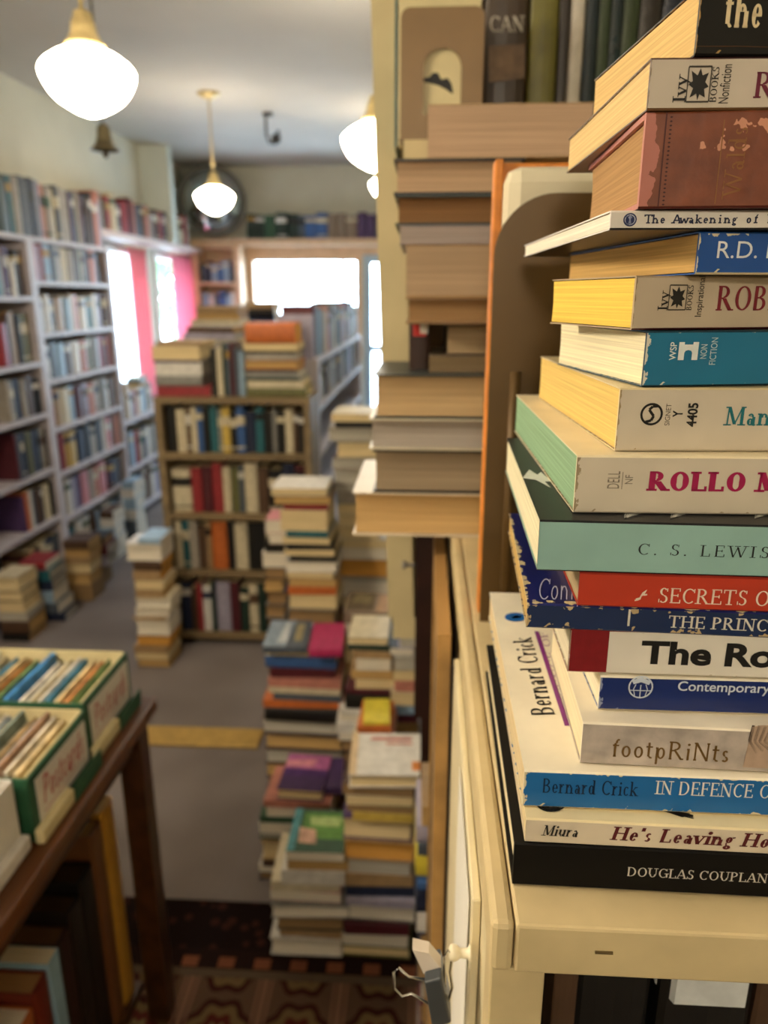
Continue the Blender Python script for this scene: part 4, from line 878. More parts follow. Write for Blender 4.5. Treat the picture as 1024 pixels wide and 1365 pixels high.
# bottom to top
g = fg('black', 683, 1123, 1180, 583, 648, mat('#0c0a09', .6, .06, 30, spec=.15), mat('#141210', .65, .06, 30, spec=.15), pl('#111111'), pages('#e0d2ae'), 'wide black hardback with small white spine lettering, lowest of the tall stack', True, .21, name='hardback_book')
stext(g, serif('DOUGLAS COUPLAN', .13, .06), 835, 1024, 1167, 1155, '#cfc9c0', 'author_lettering')
g = fg('miura', 700, 1090, 1118, 588, 664, pl('#d9cbb4'), pl('#e2d2a6'), pl('#d9cbb4'), pages('#d9c59a'), 'cream paperback with maroon slanted spine title lying on the wide black hardback')
stext(g, serif('Miura', .17, .06, slant=.22), 722, 770, 1113, 1099, '#15120f', 'author_lettering')
stext(g, serif("He's Leaving Ho", .2, .08, slant=.2), 813, 1026, 1119, 1101, '#5a1a20')
ttext(g, xf(disc(), 0, 0, 1), (713, 1083), (756, 1083), (716, 1056), '#1a1a1a', 'emblem')
ttext(g, xf(ring(.44, .40), 0, 0, 1), (713, 1083), (756, 1083), (716, 1056), '#d9cbb4', 'emblem_ring')
ttext(g, merge(xf(poly((.2, .42), (.8, .42), (.8, .5), (.2, .5)), 0, 0, 1), xf(poly((.44, .2), (.54, .2), (.54, .7), (.44, .7)), 0, 0, 1), xf(poly((.28, .26), (.7, .26), (.7, .32), (.28, .32)), 0, 0, 1)), (713, 1083), (756, 1083), (716, 1056), '#d9cbb4', 'emblem_mark')
rb = random.Random(5)
br = merge(*[band([(rb.uniform(0, .25), .9 + rb.uniform(-.1, .1)), (.35 + rb.uniform(-.1, .1), .5), (rb.uniform(.75, 1.0), rb.uniform(0, .35))], .06) for _ in range(16)])
ttext(g, br, (858, 1086), (925, 1092), (858, 1069), '#221c16', 'brush_drawing')
ttext(g, br, (945, 1084), (1015, 1086), (945, 1070), '#8a6a3c', 'brush_drawing')
g = fg('crick', 697, 1026, 1067, 575, 652, worn('#1c68a8', '#d9cba8', .10, .35), pl('#efe6cf', .4), pl('#efe6cf'), pages('#d8c39a'), 'blue-spined paperback with a wide white cover, third from the bottom of the tall stack')
stext(g, serif('Bernard Crick', .13, .06), 722, 850, 1056, 1037, '#0d2440', 'author_lettering')
stext(g, serif('IN DEFENCE O', .13, .06), 872, 1028, 1058, 1040, '#e9e6e0')
ttext(g, serif('Bernard Crick', .14, .06, sw=.1), (740, 954), (708, 850), (709, 955), '#1a1a1a')
ttext(g, poly((0, 0), (1, 0), (1, 1), (0, 1)), (760, 968), (718, 842), (753, 968), '#7b2f7a', 'purple_stripe')
ttext(g, serif('DEFENCE OF', .12, .06), (768, 958), (728, 842), (756, 960), '#b59aa6')
ttext(g, disc(), (673, 829), (702, 829), (673, 817), '#1d63ad', 'oval_emblem')
ttext(g, poly((.2, .45), (.5, .7), (.8, .62), (.72, .4), (.45, .3)), (673, 829), (702, 829), (673, 817), '#e6edf2', 'bird_mark')
g = fg('footprints', 773, 962, 1020, 600, 735, mat('#b8aca2', .5, .22, 60), pl('#e9dfc9'), pl('#b8aca2'), pages('#e6d7b4'), 'mottled grey paperback with bronze spine title resting on the blue-spined one')
stext(g, serif('footpRiNts', .11, .085, sw=.04), 814, 973, 1008, 984, '#6f5328')
stext(g, poly((0, 0), (.05, .95), (.2, 1), (1, 1), (1, 0)), 990, 1075, 1022, 965, '#b39a86', 'cover_drawing')
stext(g, merge(*[band([(.05 + .12 * i, 1), (.02 + .1 * i, .6), (.2 + .12 * i, .3 + .05 * i)], .06) for i in range(5)]), 993, 1060, 1018, 966, '#2c211a', 'cover_drawing')
g = fg('contemporary', 797, 900, 947, 570, 745, worn('#152a68', '#8a93b0', .05, .3), pl('#e6ddc8'), pl('#dcd2bb'), pages('#eadfc3'), 'navy blue paperback with a white globe emblem on its spine', W=.13)
stext(g, sans('Contemporary', .012), 903, 1026, 920, 907, '#c9d2e0')
stext(g, ring(.5, .44), 836, 869, 930, 900, '#c9d2e0', 'globe_emblem')
stext(g, merge(poly((.2, .62), (.5, .72), (.82, .6), (.9, .76), (.5, .95), (.12, .78)), band([(.5, .02), (.5, .6)], .04), band([(.08, .35), (.92, .35)], .04), band([(.3, .06), (.22, .4), (.3, .62)], .035), band([(.7, .06), (.78, .4), (.7, .62)], .035)), 836, 869, 930, 900, '#c9d2e0', 'globe_emblem')
g = fg('road', 757, 837, 894, 582, 735, worn('#e3dccf', '#b9ab93', .05, .4), pl('#7d1320'), pl('#d9cfbd'), pages('#e2d6ba'), 'white paperback with a dark red block and heavy black spine title', W=.14)
stext(g, poly((0, 0), (1, 0), (1, 1), (0, 1)), 758, 808, 894, 838, '#7d1018', 'red_block')
stext(g, sans('The Ro', .035), 853, 1032, 883, 853, '#121010')
g = fg('prince', 702, 803, 828, 619, 677, worn('#1a2b52', '#b9a27a', .22, .3), worn('#1b2260', '#c9b98e', .05, .3), pl('#1a2b52'), pages('#c7a668'), 'thin worn navy paperback with chipped edges and white spine title', W=.15)
stext(g, serif('THE PRINC', .14, .07), 890, 1024, 836, 820, '#d6d0c4')
stext(g, poly((0, 0), (1, 0), (1, 1), (0, 1)), 836, 839, 834, 812, '#d6d0c4', 'white_tick')
ttext(g, serif('Conly', .07, .05, sw=0, slant=.4), (716, 800), (778, 800), (712, 772), '#b9bcd6')
g = fg('secrets', 770, 762, 807, 600, 745, pl('#b8371f', .4), pl('#9c2c1c'), pl('#8d2416'), pages('#b9a27c'), 'red paperback with cream spine title under the turquoise-spined book', W=.125)
stext(g, serif('SECRETS O', .12, .06), 876, 1026, 803, 783, '#e6d3c0')
stext(g, merge(poly((.1, .2), (.4, .3), (.6, .55), (.5, .15), (.2, .05)), poly((.4, .3), (.75, .5), (.95, .95), (.6, .7)), band([(.7, .5), (.98, .55)], .12), band([(.05, .05), (.35, .12)], .1)), 845, 862, 801, 784, '#e6d3c0', 'bird_emblem')
g = fg('lewis', 716, 692, 760, 600, 675, pl('#8fb5ae', .38), pl('#15171a', .4), pl('#15171a'), pages('#e9e0bd'), 'turquoise-spined paperback with a black cover of white line drawings')
stext(g, serif('C. S. LEWIS', .11, .05, gap=.2), 849, 1026, 739, 724, '#24282a', 'author_lettering')
fan = merge(*[band([(.1, .0), (.1 + .6 * t_ / 9, .35 + .5 * math.sin(t_ / 9 * 2.2)), (.25 + .85 * t_ / 9, .9 - .5 * (t_ / 9) ** 2)], .012) for t_ in range(10)])
for x0 in (826, 888, 1000): ttext(g, fan, (x0, 692), (x0 + 62, 692), (x0 + 4, 676), '#b9b9b2', 'cover_drawing')
ttext(g, fan, (960, 682), (1040, 682), (962, 676), '#b9b9b2', 'cover_drawing')
ttext(g, poly((0, .1), (.3, .9), (.55, .7), (.7, 1), (1, .55), (.75, .4), (.9, .1), (.45, .3)), (697, 640), (740, 655), (694, 621), '#d3d3cc', 'cover_drawing')
g = fg('rollo', 765, 606, 674, 556, 687, worn('#d3c7b2', '#9c8a6c', .05, .45), pl('#e6d8b4'), pl('#d3c7b2'), pages('#8fb08c'), 'cream paperback with green-dyed page edges and magenta spine title')
stext(g, serif('ROLLO M', .26, .11, sw=.14), 863, 1040, 654, 628, '#a3134e', 'author_lettering')
rtext(g, sans('DELL'), 808, 825, 651, 628, '#7d7263'); rtext(g, sans('NF'), 832, 843, 645, 633, '#7d7263')
stext(g, poly((0, 0), (1, 0), (1, 1), (0, 1)), 828, 829, 652, 629, '#7d7263', 'rule_line')
g = fg('signet', 821, 516, 589, 518, 719, worn('#cfc3af', '#a08a62', .03, .45, .006), pl('#d9c79a'), pl('#cfc3af'), pages('#e3c273'), 'tan paperback with yellow page edges, ring emblem and teal spine title')
stext(g, serif('Man', .15, .07), 965, 1026, 567, 542, '#1a6f78')
stext(g, merge(ring(.5, .40), band([(.74, .86), (.52, .84), (.38, .7), (.5, .54), (.6, .42), (.5, .22), (.26, .16)], .12)), 852, 882, 567, 537, '#15120f', 'ring_emblem')
rtext(g, sans('SIGNET'), 885, 892, 567, 538, '#4a4238'); rtext(g, sans('Y', .03), 896, 909, 556, 547, '#15120f'); rtext(g, sans('4405', .03), 914, 927, 569, 537, '#15120f')
g = fg('wsp', 857, 440, 508, 400, 745, worn('#1a7296', '#d9d4c4', .07, .35), pl('#173b4c'), pl('#12303d'), pages('#efe4c0'), 'teal paperback with pale cream page edges and a white arch emblem')
stext(g, poly((0, 0), (.3, 0), (.3, .4), (.36, .52), (.5, .56), (.64, .52), (.7, .4), (.7, 0), (1, 0), (1, 1), (.72, 1), (.72, .86), (.28, .86), (.28, 1), (0, 1)), 903, 929, 480, 456, '#dfe5e2', 'arch_emblem')
rtext(g, sans('WSP', .01), 891, 900, 480, 456, '#dfe5e2'); rtext(g, sans('NON'), 932, 941, 478, 459, '#c2d3d6'); rtext(g, sans('FICTION'), 944, 953, 486, 450, '#c2d3d6')
ivyleaf = poly((.5, .02), (.58, .2), (.85, .1), (.78, .36), (.98, .42), (.8, .56), (.92, .84), (.64, .76), (.52, .98), (.4, .76), (.1, .9), (.2, .6), (.02, .5), (.24, .38), (.12, .1), (.42, .22))
def ivy_emblem(g, x0, x1, x2, x3, yb, yt, sub, s0, s1, sb, st):
    rtext(g, serif('Ivy', .15, .07), x0, x1, yb, yt + .25 * (yb - yt), '#1c1815')
    hgt = yb - yt
    stext(g, band([(0, 0), (1, 0), (1, 1), (0, 1), (0, 0)], .05), x1 + 1, x2, yb - 1, yt, '#3a342c', 'emblem_frame')
    stext(g, ivyleaf, x1 + 2, x2 - 1, yb - 2, yt + 1, '#1c1815', 'leaf_emblem')
    rtext(g, serif('BOOKS', .15, .07), x2 + 1, x3, yb, yt, '#1c1815')
    rtext(g, sans(sub), s0, s1, sb, st, '#2a241e')
g = fg('robe', 843, 366, 435, 290, 735, worn('#bfae96', '#8c7658', .03, .45, .004), pl('#b09a7c'), pl('#4d1a1a'), pages('#ecc95e'), 'tan paperback with bright yellow page edges and maroon spine title')
ivy_emblem(g, 876, 889, 913, 921, 414, 380, 'Inspirational', 925, 934, 422, 368)
stext(g, serif('ROBE', .16, .06, sw=.1), 953, 1040, 414, 381, '#7d1f2c', 'author_lettering')
g = fg('laing', 927, 307, 367, 440, 758, worn('#1c4f97', '#d6c8a4', .10, .38, .006), pl('#1c4f97'), pl('#d6c8a4'), pages('#d3ab6a'), 'blue-spined paperback with white lettering set back under a thin white book')
stext(g, sans('R.D. L'), 955, 1034, 344, 320, '#dfe3e6', 'author_lettering')
g = fg('awakening', 813, 279, 307, 530, 699, pl('#ded6cb', .4), pl('#ded6cb'), pl('#1c1c20', .3), pages('#f0ead8'), 'thin white paperback with typewriter lettering and a navy round emblem')
stext(g, serif('The Awakening of L', .15, .14, sw=.14, mono=True), 859, 1031, 298, 286, '#1e2340')
stext(g, disc(), 830, 848, 302, 284, '#1e2a58', 'round_emblem'); stext(g, ring(.40, .33), 830, 848, 302, 284, '#b9bccb', 'emblem_ring')
stext(g, poly((.38, .2), (.62, .2), (.55, .5), (.66, .7), (.5, .82), (.34, .7), (.45, .5)), 830, 848, 302, 284, '#8f97b5', 'emblem_figure')
# old leather-bound volume
lm = bpy.data.materials.new('cracked_leather'); nt, b = nodes(lm); N = nt.nodes.new; L = nt.links.new
tc = N('ShaderNodeTexCoord'); sp = N('ShaderNodeSeparateXYZ'); L(tc.outputs['Object'], sp.inputs[0])
n1 = N('ShaderNodeTexNoise'); n1.inputs['Scale'].default_value = 90; n1.inputs['Detail'].default_value = 6; L(tc.outputs['Object'], n1.inputs['Vector'])
n2 = N('ShaderNodeTexNoise'); n2.inputs['Scale'].default_value = 120; n2.inputs['Detail'].default_value = 3; L(tc.outputs['Object'], n2.inputs['Vector'])
c1 = mixc(n1.outputs['Fac'], '#4c1f0c', '#904a26')
edge = M2('LESS_THAN', sp.outputs['X'], M2('MULTIPLY', M2('SUBTRACT', n2.outputs['Fac'], .22), .016))
c1 = mixc(edge, c1, '#b0695a')
pz = M2('MULTIPLY', M2('GREATER_THAN', n2.outputs['Fac'], .60), M2('GREATER_THAN', sp.outputs['Z'], .021))
pz = M2('MULTIPLY', pz, M2('GREATER_THAN', sp.outputs['X'], .022))
c1 = mixc(pz, c1, '#c98a6c')
L(c1, b.inputs['Base Color']); b.inputs['Roughness'].default_value = .5
bp = N('ShaderNodeBump'); bp.inputs['Strength'].default_value = .5; bp.inputs['Distance'].default_value = .001; L(n1.outputs['Fac'], bp.inputs['Height']); L(bp.outputs[0], b.inputs['Normal'])
g = fg('leather', 851, 148, 277, 600, 782, lm, lm, pl('#5a1c14'), pages('#b08a5e'), 'thick worn brown leather-bound book with a torn pinkish spine end', True, .175, name='leather_bound_book')
rtext(g, serif('Walds', .10, .06), 962, 986, 262, 168, '#8a5a2c', 'gold_lettering')
stext(g, poly((0, 0), (1, 0), (1, 1), (0, 1)), 952, 953.5, 272, 160, '#8a5a2c', 'gold_rule')
stext(g, merge(*[xf(disc(8), 0, i / 22, .7, .02) for i in range(22)]), 882, 887, 274, 152, '#3a140c', 'tooling_dots')
stext(g, poly((0, 0), (1, 0), (1, 1), (0, 1)), 876, 878, 276, 150, '#4a1a0e', 'tooled_line')
g = fg('ivy', 863, 75, 144, 545, 757, worn('#c9bcab', '#8c7658', .02, .45, .003), pl('#3a1c1c'), pl('#7a5a3a'), pages('#e3c48c'), 'cream paperback with a black ivy-leaf emblem on its spine, second from the top')
ivy_emblem(g, 896, 913, 944, 954, 137, 89, 'Nonfiction', 956, 970, 138, 86)
stext(g, serif('Ro', .16, .07, sw=.1), 1003, 1052, 131, 96, '#6a1c34', 'author_lettering')
g = fg('dark', 927, -25, 70, 472, 790, worn('#0f0c0a', '#b9935a', .05, .35, .004), pl('#0f0c0a'), pl('#0f0c0a'), pages('#e0bd80'), 'black paperback with tall pale spine lettering, topmost of the tall stack')
stext(g, serif('the a', .18, .08, sw=.08), 963, 1045, 37, -14, '#e3cfa6')
stext(g, merge(band([(0, .2), (.5, .24), (1, .2)], .05)), 928, 1040, 66, 46, '#5a3a1c', 'scuff_line')

# ------------------------------------------------------------------ rear bookcase with the leaning upright
YR = 1.15
t = empty('rear_bookcase', Vector((0, 1.25, 0)), 'tall cream bookcase behind the stacks, its upright edge showing beside the pendant lamps', 'bookcase')
UPM = mat('#c2b288', .55, .06, 12)
def prism(mb, a0, a1, b0, b1, y0, y1, z0, z1):
    return mb.add([(a0, y0, z0), (a1, y0, z0), (a1, y1, z0), (a0, y1, z0), (b0, y0, z1), (b1, y0, z1), (b1, y1, z1), (b0, y1, z1)], [(0, 3, 2, 1), (4, 5, 6, 7), (0, 1, 5, 4), (1, 2, 6, 5), (2, 3, 7, 6), (3, 0, 4, 7)])
ua, ub = at(517, 800, Y=YR), at(496, 60, Y=YR)
def lx(z): return ua.x + (ub.x - ua.x) * (z - ua.z) / (ub.z - ua.z)
q = MB(); prism(q, lx(.98), lx(.98) + .043, lx(ZC - .001), lx(ZC - .001) + .043, YR - 1.25, YR + .19 - 1.25, .98, ZC - .001); q.build('upright', UPM, t)
MB().box(-.05, .70, YR - 1.25, YR + .19 - 1.25, .94, .98).build('lower_shelf', UPM, t)
MB().box(-.012, .022, YR - .02 - 1.25, YR - 1.25 - .001, .80, 1.21).build('dark_panel', mat('#2a130c', .5, .2, kind='wood'), t)
MB().box(.0, .70, .075, .088, .0085, .94).build('plinth_back', mat('#2a130c', .5), t)
MB().box(.66, .70, YR - 1.25, .075, .0085, .94).build('side_panel', UPM, t)
SZ = at(540, 190, Y=1.02).z
MB().box(lx(SZ) + .045, .70, 1.003 - 1.25, YR + .19 - 1.25, SZ - .022, SZ).build('shelf', UPM, t)
MB().box(.66, .70, YR - 1.25, YR + .19 - 1.25, .98, ZC - .001).build('side_panel', UPM, t)
MB().box(-.03, .66, .078, .088, .98, ZC - .001).build('back_panel', mat('#4a3a28', .7), t)
P = at(570, 756, Y=YR - .022)
q = MB().lathe([(.001, 0), (.004, 0), (.003, .006), (.003, .014), (.007, .018), (.006, .022), (.001, .023)], n=16); q.v = [(-.012 - c_, P.y - .004 + a - 1.25 + .012, P.z + b_) for a, b_, c_ in q.v]
q.build('peg', mat('#8e8b86', .4, .05, 40, metal=.6), t)
# books standing on that shelf
BOOKZ = SZ + .0003
def face_book(name, pxl, pxr, yf, Hh, T, cover, pg, label, hard=True):
    """standing book whose front cover faces the viewer"""
    x0, x1 = at(pxl, 60, Y=yf).x, at(pxr, 60, Y=yf).x
    r = empty(name, basis((x0, yf + T, BOOKZ), (0, 0, 1), (1, 0, 0), (0, 1, 0)) if False else basis((x0, yf + T, BOOKZ), (0, 0, 1), (1, 0, 0), (0, 1, 0)), label, 'book', 'books on the rear shelf')
    r.matrix_world = basis((x0, yf, BOOKZ), (0, 0, 1), (1, 0, 0), (0, 1, 0))
    book_parts(r, Hh, x1 - x0, T, cover, pg, hard, False)
    return r
BE = 1.045
b1 = face_book('standing_book', 531, 640, BE + .004, .166, .02, pl('#cbbd90'), pages('#d8cba8'), 'cream book with a black motif showing through the hole of the small bookend')
a_, b_, c_, d_ = at(566, 100, Y=BE + .004), at(604, 100, Y=BE + .004), at(604, 124, Y=BE + .004), at(566, 124, Y=BE + .004)
inv = b1.matrix_world.inverted(); mb = MB()
pts = [(563, 104), (572, 103), (577, 97), (584, 97), (588, 106), (597, 104), (602, 112), (604, 126), (596, 120), (584, 114), (572, 111), (563, 109)]
mb.add([inv @ (at(px, py, Y=BE + .004) + Vector((0, -.0004, 0))) for px, py in pts], [tuple(range(len(pts)))])
mb.build('black_motif', ink('#141210'), b1)
def spine_row(pxs, yf, specs):
    for (p0, p1), (hexc, hh, lab, gl) in zip(pxs, specs):
        x0, x1 = at(p0, 60, Y=yf).x, at(p1, 60, Y=yf).x
        T = x1 - x0 - .001
        r = empty('standing_book', basis((x1 - .0005, yf, BOOKZ), (0, 0, 1), (0, 1, 0), (-1, 0, 0)), lab, 'book', 'books on the rear shelf')
        book_parts(r, hh, .15, T, mat(hexc, gl, .15, 30, spec=.6), pages('#b59c70'), True, True)
        yield r
YS = 1.12
L_ = list(spine_row([(646, 704), (706, 744), (745, 759), (760, 778), (780, 796), (797, 812), (813, 828), (829, 850), (851, 880), (881, 910)], YS, [
    ('#3c2c1c', .30, 'dark brown book with pale capital letters near the spine top, beside the bookend', .4), ('#6a6420', .29, 'olive yellow book beside the dark brown lettered one', .45), ('#2a2018', .26, 'narrow near-black book between the olive and white spines', .4),
    ('#c4bcae', .30, 'white-spined book on the rear shelf', .4), ('#1c2a30', .29, 'shiny blue-black book right after the white spine', .18), ('#32402a', .3, 'shiny moss green book on the rear shelf', .18), ('#18282a', .29, 'glossy black-green book on the rear shelf', .2),
    ('#2f3c22', .3, 'glossy olive green book partly behind the topmost paperback', .2), ('#2a2420', .29, 'dark brown glossy book mostly behind the topmost paperbacks', .25), ('#1c2230', .29, 'dark navy book behind the topmost paperbacks', .25)]))
O = at(652, 43, Y=YS); E_ = at(699, 43, Y=YS); Tp = at(652, 22, Y=YS)
print_on(L_[0], 'spine_lettering', serif('CAN', .12, .05), O + Vector((0, -.0005, 0)), E_ - O, Tp - O, Vector((0, -1, 0)), ink('#d8d0c0'), .0012)
O = at(650, 100, Y=YS); q = MB(); inv = L_[0].matrix_world.inverted()
q.add([inv @ (at(px, py, Y=YS) + Vector((0, -.001, 0))) for px, py in ((652, 62), (700, 58), (700, 104), (652, 110))], [(0, 1, 2, 3)]); q.build('picture_panel', mat('#7c6248', .5, .35, 40), L_[0])
TEALB = list(spine_row([(526, 530)], 1.05, [('#2c5a60', .175, 'thin teal book standing at the end of the rear shelf beside the bookend', .4)]))
# small bookend with a rounded hole
def rounded(x0, x1, z0, z1, r, n=8):
    pts = [(x0, z0), (x1, z0)]
    for k in range(n + 1): a = PI / 2 * k / n; pts.append((x1 - r + r * math.cos(a), z1 - r + r * math.sin(a)))
    for k in range(n + 1): a = PI / 2 + PI / 2 * k / n; pts.append((x0 + r + r * math.cos(a), z1 - r + r * math.sin(a)))
    return pts
BRONZE = mat('#7d6444', .42, .05, 20, metal=.25, spec=.45)
yb_ = BE
x0, x1 = at(534, 100, Y=yb_).x, at(644, 100, Y=yb_).x; zt_ = at(580, 9, Y=yb_).z
hx0, hx1 = at(565, 100, Y=yb_).x, at(615, 100, Y=yb_).x; hz1 = at(590, 64, Y=yb_).z; hz0 = at(590, 152, Y=yb_).z
be = empty('bookend', Vector(((x0 + x1) / 2, yb_, SZ)), 'small bronze metal bookend with an arched hole, on the rear shelf', 'bookend')
o_ = Vector(((x0 + x1) / 2, yb_, SZ))
plate('upright_plate', [[(a - o_.x, c_ - o_.z) for a, c_ in rounded(x0, x1, SZ + .0003, zt_, .012)], [(a - o_.x, c_ - o_.z) for a, c_ in rounded(hx0, hx1, hz0, hz1, (hx1 - hx0) / 2 * .98)]], .0016, BRONZE, be)
MB().box(x0 - o_.x, x1 - o_.x, -.04, -.0009, .0003, .0016).build('foot_plate', BRONZE, be)

# ------------------------------------------------------------------ hardback stack on the far end of the cream bookcase
YSK = .835
z = TOPZ + .0003
def sk(yt, xl, xr, cover, pg, label, hard=True, W=.19, yf=YSK, name='hardback_book', dy=0):
    global z
    zt2 = at(550, yt, Y=yf).z; ym = (CY)
    x0 = (at(xl, 550, Y=yf).x); x1 = (at(xr, 550, Y=yf).x)
    # straight-down lines converge a little: use the height in the middle of the book
    mid = EYE + Vector((0, yf, (z + zt2) / 2 - H)); yy = CY - F * ((mid - EYE).dot(UP)) / ((mid - EYE).dot(FW))
    x0 = at(xl, yy, Y=yf).x; x1 = at(xr, yy, Y=yf).x
    r = lying_book(name, (x1, yf + dy + W, z), PI, x1 - x0, W, zt2 - z - .0003, cover, pages(pg), label, 'hardbacks stacked behind the large bookend', hard, hard)
    z = zt2
    return r
q = sk(657, 470, 690, pl('#cfc2aa'), '#c2a06c', 'thick hardback with tan page edges at the bottom of the overhanging stack', W=.185)
sk(600, 497, 690, pl('#17130f'), '#93826a', 'black hardback with grey-brown page edges, second in the overhanging stack', W=.18)
sk(558, 492, 690, pl('#c8c0a8'), '#a39a90', 'white-covered hardback with grey page edges, third in the overhanging stack', W=.18)
sk(499, 498, 690, pl('#3a3f3c'), '#b89d74', 'grey-covered hardback with tan page edges, fourth in the overhanging stack', W=.18)
zk = z
sk(474, 572, 690, pl('#8a7a60'), '#7d6b50', 'olive-grey book set back above the overhanging stack', False, W=.15, yf=.86)
sk(431, 594, 700, pl('#4a3a28'), '#a08a6a', 'brown-edged book under the long brown-paged one', True, W=.15, yf=.86)
z = zk
x0 = at(545, 470, Y=.89).x; x1 = at(574, 470, Y=.89).x; zz = at(550, 431, Y=.89).z
zz = at(550, 431, Y=.86).z - .0006
r = empty('standing_book', basis((x1 - .0005, .885, zk + .0003), (0, 0, 1), (0, 1, 0), (-1, 0, 0)), 'dark brown book with a red and white spine top propping the stack', 'book')
book_parts(r, zz - zk, .13, x1 - x0 - .001, pl('#2c160e'), pages('#b59c70'), True, True)
MB().extrude_x([(-.0006, .006), (-.0006, x1 - x0 - .007), (.004, x1 - x0 - .002), (.004, .001)], (zz - zk) * .72, (zz - zk) * .97).build('red_label', pl('#b3221c'), r)
MB().extrude_x([(-.0011, .003), (-.0011, .012), (-.0007, .012), (-.0007, .003)], (zz - zk) * .78, (zz - zk) * .97).build('white_label', pl('#d8d2c6'), r)
z = at(550, 431, Y=.86).z + .0003
sk(396, 541, 700, pl('#8a6a45'), '#93734e', 'long brown-paged hardback in the middle of the overhanging stack', W=.18)
sk(326, 541, 700, pl('#b98a3c'), '#ae9578', 'thick tan-paged book with an orange cover in the upper overhanging stack', False, W=.17)
sk(300, 533, 700, pl('#8c8288'), '#a0938c', 'grey lilac book in the upper overhanging stack', False, W=.18)
r = sk(259, 527, 700, pl('#1b2a24'), '#7d5c3c', 'dark green jacketed hardback with brown page edges in the upper stack', W=.18)
sk(211, 525, 700, pl('#1e1612'), '#b5987a', 'black-covered hardback with tan page edges, second from top of the hardback stack', W=.185)
r = sk(139, 570, 790, pl('#c8a878'), '#bfa286', 'large thick book with tan page edges on top of the overhanging stack', False, W=.16)

# ------------------------------------------------------------------ big bookend and the orange-edged book behind it
YB_ = .60
def px(p, y, Y): return at(p, y, Y=Y).x
lz = lambda y, Y: at(650, y, Y=Y).z
zt_ = lz(258, YB_); x0 = px(650, 560, YB_) ; x1 = x0 + .16
big = empty('bookend', Vector((x0, YB_, TOPZ)), 'large bronze metal bookend with a rounded corner behind the tall stack', 'bookend')
OLIVE = mat('#5f4826', .42, .05, 20, metal=.2, spec=.45)
pts = [(0, .0003), (.16, .0003), (.16, zt_ - TOPZ)]
for k in range(13):
    a = PI / 2 + PI / 2 * k / 12; pts.append((.045 + .045 * math.cos(a), zt_ - TOPZ - .045 + .045 * math.sin(a)))
plate('upright_plate', [pts], .002, OLIVE, big)
rx = px(684, 560, YB_) - x0; zz = lz(495, YB_) - TOPZ
MB().tube([(rx, -.001, .001), (rx, -.001, zz)], .0045, 10).build('pressed_rib', OLIVE, big)
MB().box(.0, .16, .0012, .0032, .0003, .0017).build('foot_plate', OLIVE, big)
# book: orange boards, white pages, standing upright against the plate
T_ = .034; yb2 = YB_ + .0036
x0b = px(646, 560, yb2 + .02); zt2 = lz(214, yb2 + .02)
ob = empty('tall_book', basis((x0b + .21, yb2, TOPZ + .0004), (-1, 0, 0), (0, 0, 1), (0, 1, 0)), 'tall white-paged book with orange boards standing behind the large bookend', 'book')
hh = zt2 - TOPZ - .0004
ORG = mat('#d98636', .5, .18, 60)
MB().box(0, .203, .003, hh - .006, .0, T_ - .003).build('pages', mat('#d9d0b4', .7, .05, 20), ob, bevel=.012)
mb = MB().box(0, .21, 0, hh, T_ - .0028, T_).box(.2032, .21, 0, hh, T_ * .35, T_ - .003)
mb.build('orange_board', ORG, ob, bevel=.002)

# ------------------------------------------------------------------ dark table with boxes of postcards
TX, TY1, TZ = -.515, 1.258, .75
t = empty('wooden_table', Vector((-.9, .8, 0)), 'dark brown wooden table carrying the postcard boxes, with books on its lower shelf', 'table')
def tl(mb): mb.v = [(a + .9, b_ - .8, c) for a, b_, c in mb.v]; return mb
tl(MB().box(-1.32, TX, .32, TY1, TZ - .028, TZ)).build('table_top', DKWOOD, t, bevel=.004)
LEG = mat('#40240f', .4, .3, kind='plain', scale=30)
for a, b_ in ((-.572, 1.185), (-1.27, 1.185), (-1.27, .36), (-.572, .36)):
    zb = .0085 if a > -1.3 else 0
    tl(MB().box(a, a + .045, b_, b_ + .045, .0085, TZ - .0285)).build('leg', LEG, t, bevel=.003)
tl(MB().box(-1.25, -.56, 1.20, 1.22, TZ - .10, TZ - .0285)).build('apron', LEG, t)
tl(MB().box(-.556, -.540, .4055, 1.1845, TZ - .075, TZ - .0285)).build('apron', LEG, t)
tl(MB().box(-1.26, -.575, .40, 1.184, .10, .12)).build('lower_shelf', LEG, t)
# books on the lower shelf, spines to the aisle
def under(y0, y1, hh, W, cover, pg, label, hard=True, xo=-.585):
    r = empty('shelved_book', basis((xo, y0 + .0005, .1203), (0, 0, 1), (-1, 0, 0), (0, 1, 0)), label, 'book', 'books on the lower table shelf')
    r.matrix_world = basis((xo, y0 + .0005, .1203), (0, 0, 1), (-1, 0, 0), (0, -1, 0)) if False else r.matrix_world
    book_parts(r, hh, W, y1 - y0 - .001, cover, pages(pg), hard, hard)
    return r
under(1.125, 1.178, .46, .26, pl('#b98a34'), '#b79a68', 'tall golden tan folio at the table leg end of the lower table shelf')
under(1.075, 1.123, .45, .24, pl('#6b4424'), '#9c7a4c', 'tall brown folio next to the golden tan one under the table')
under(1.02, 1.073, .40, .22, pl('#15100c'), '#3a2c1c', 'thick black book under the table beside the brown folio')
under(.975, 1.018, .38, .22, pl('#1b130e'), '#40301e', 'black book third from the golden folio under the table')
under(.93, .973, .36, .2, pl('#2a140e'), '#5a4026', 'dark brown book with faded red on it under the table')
under(.895, .928, .36, .2, pl('#8fb0c4'), '#d8c8a8', 'pale blue and white book under the table', False)
under(.85, .893, .35, .18, pl('#6a2415'), '#a47a50', 'red-brown leather book under the table')
under(.80, .848, .33, .18, pl('#a8582a'), '#d9d0bc', 'orange-brown book with white page tops under the table')
under(.74, .798, .30, .18, pl('#5a2a16'), '#a47a50', 'dark red-brown book closest to the viewer under the table')
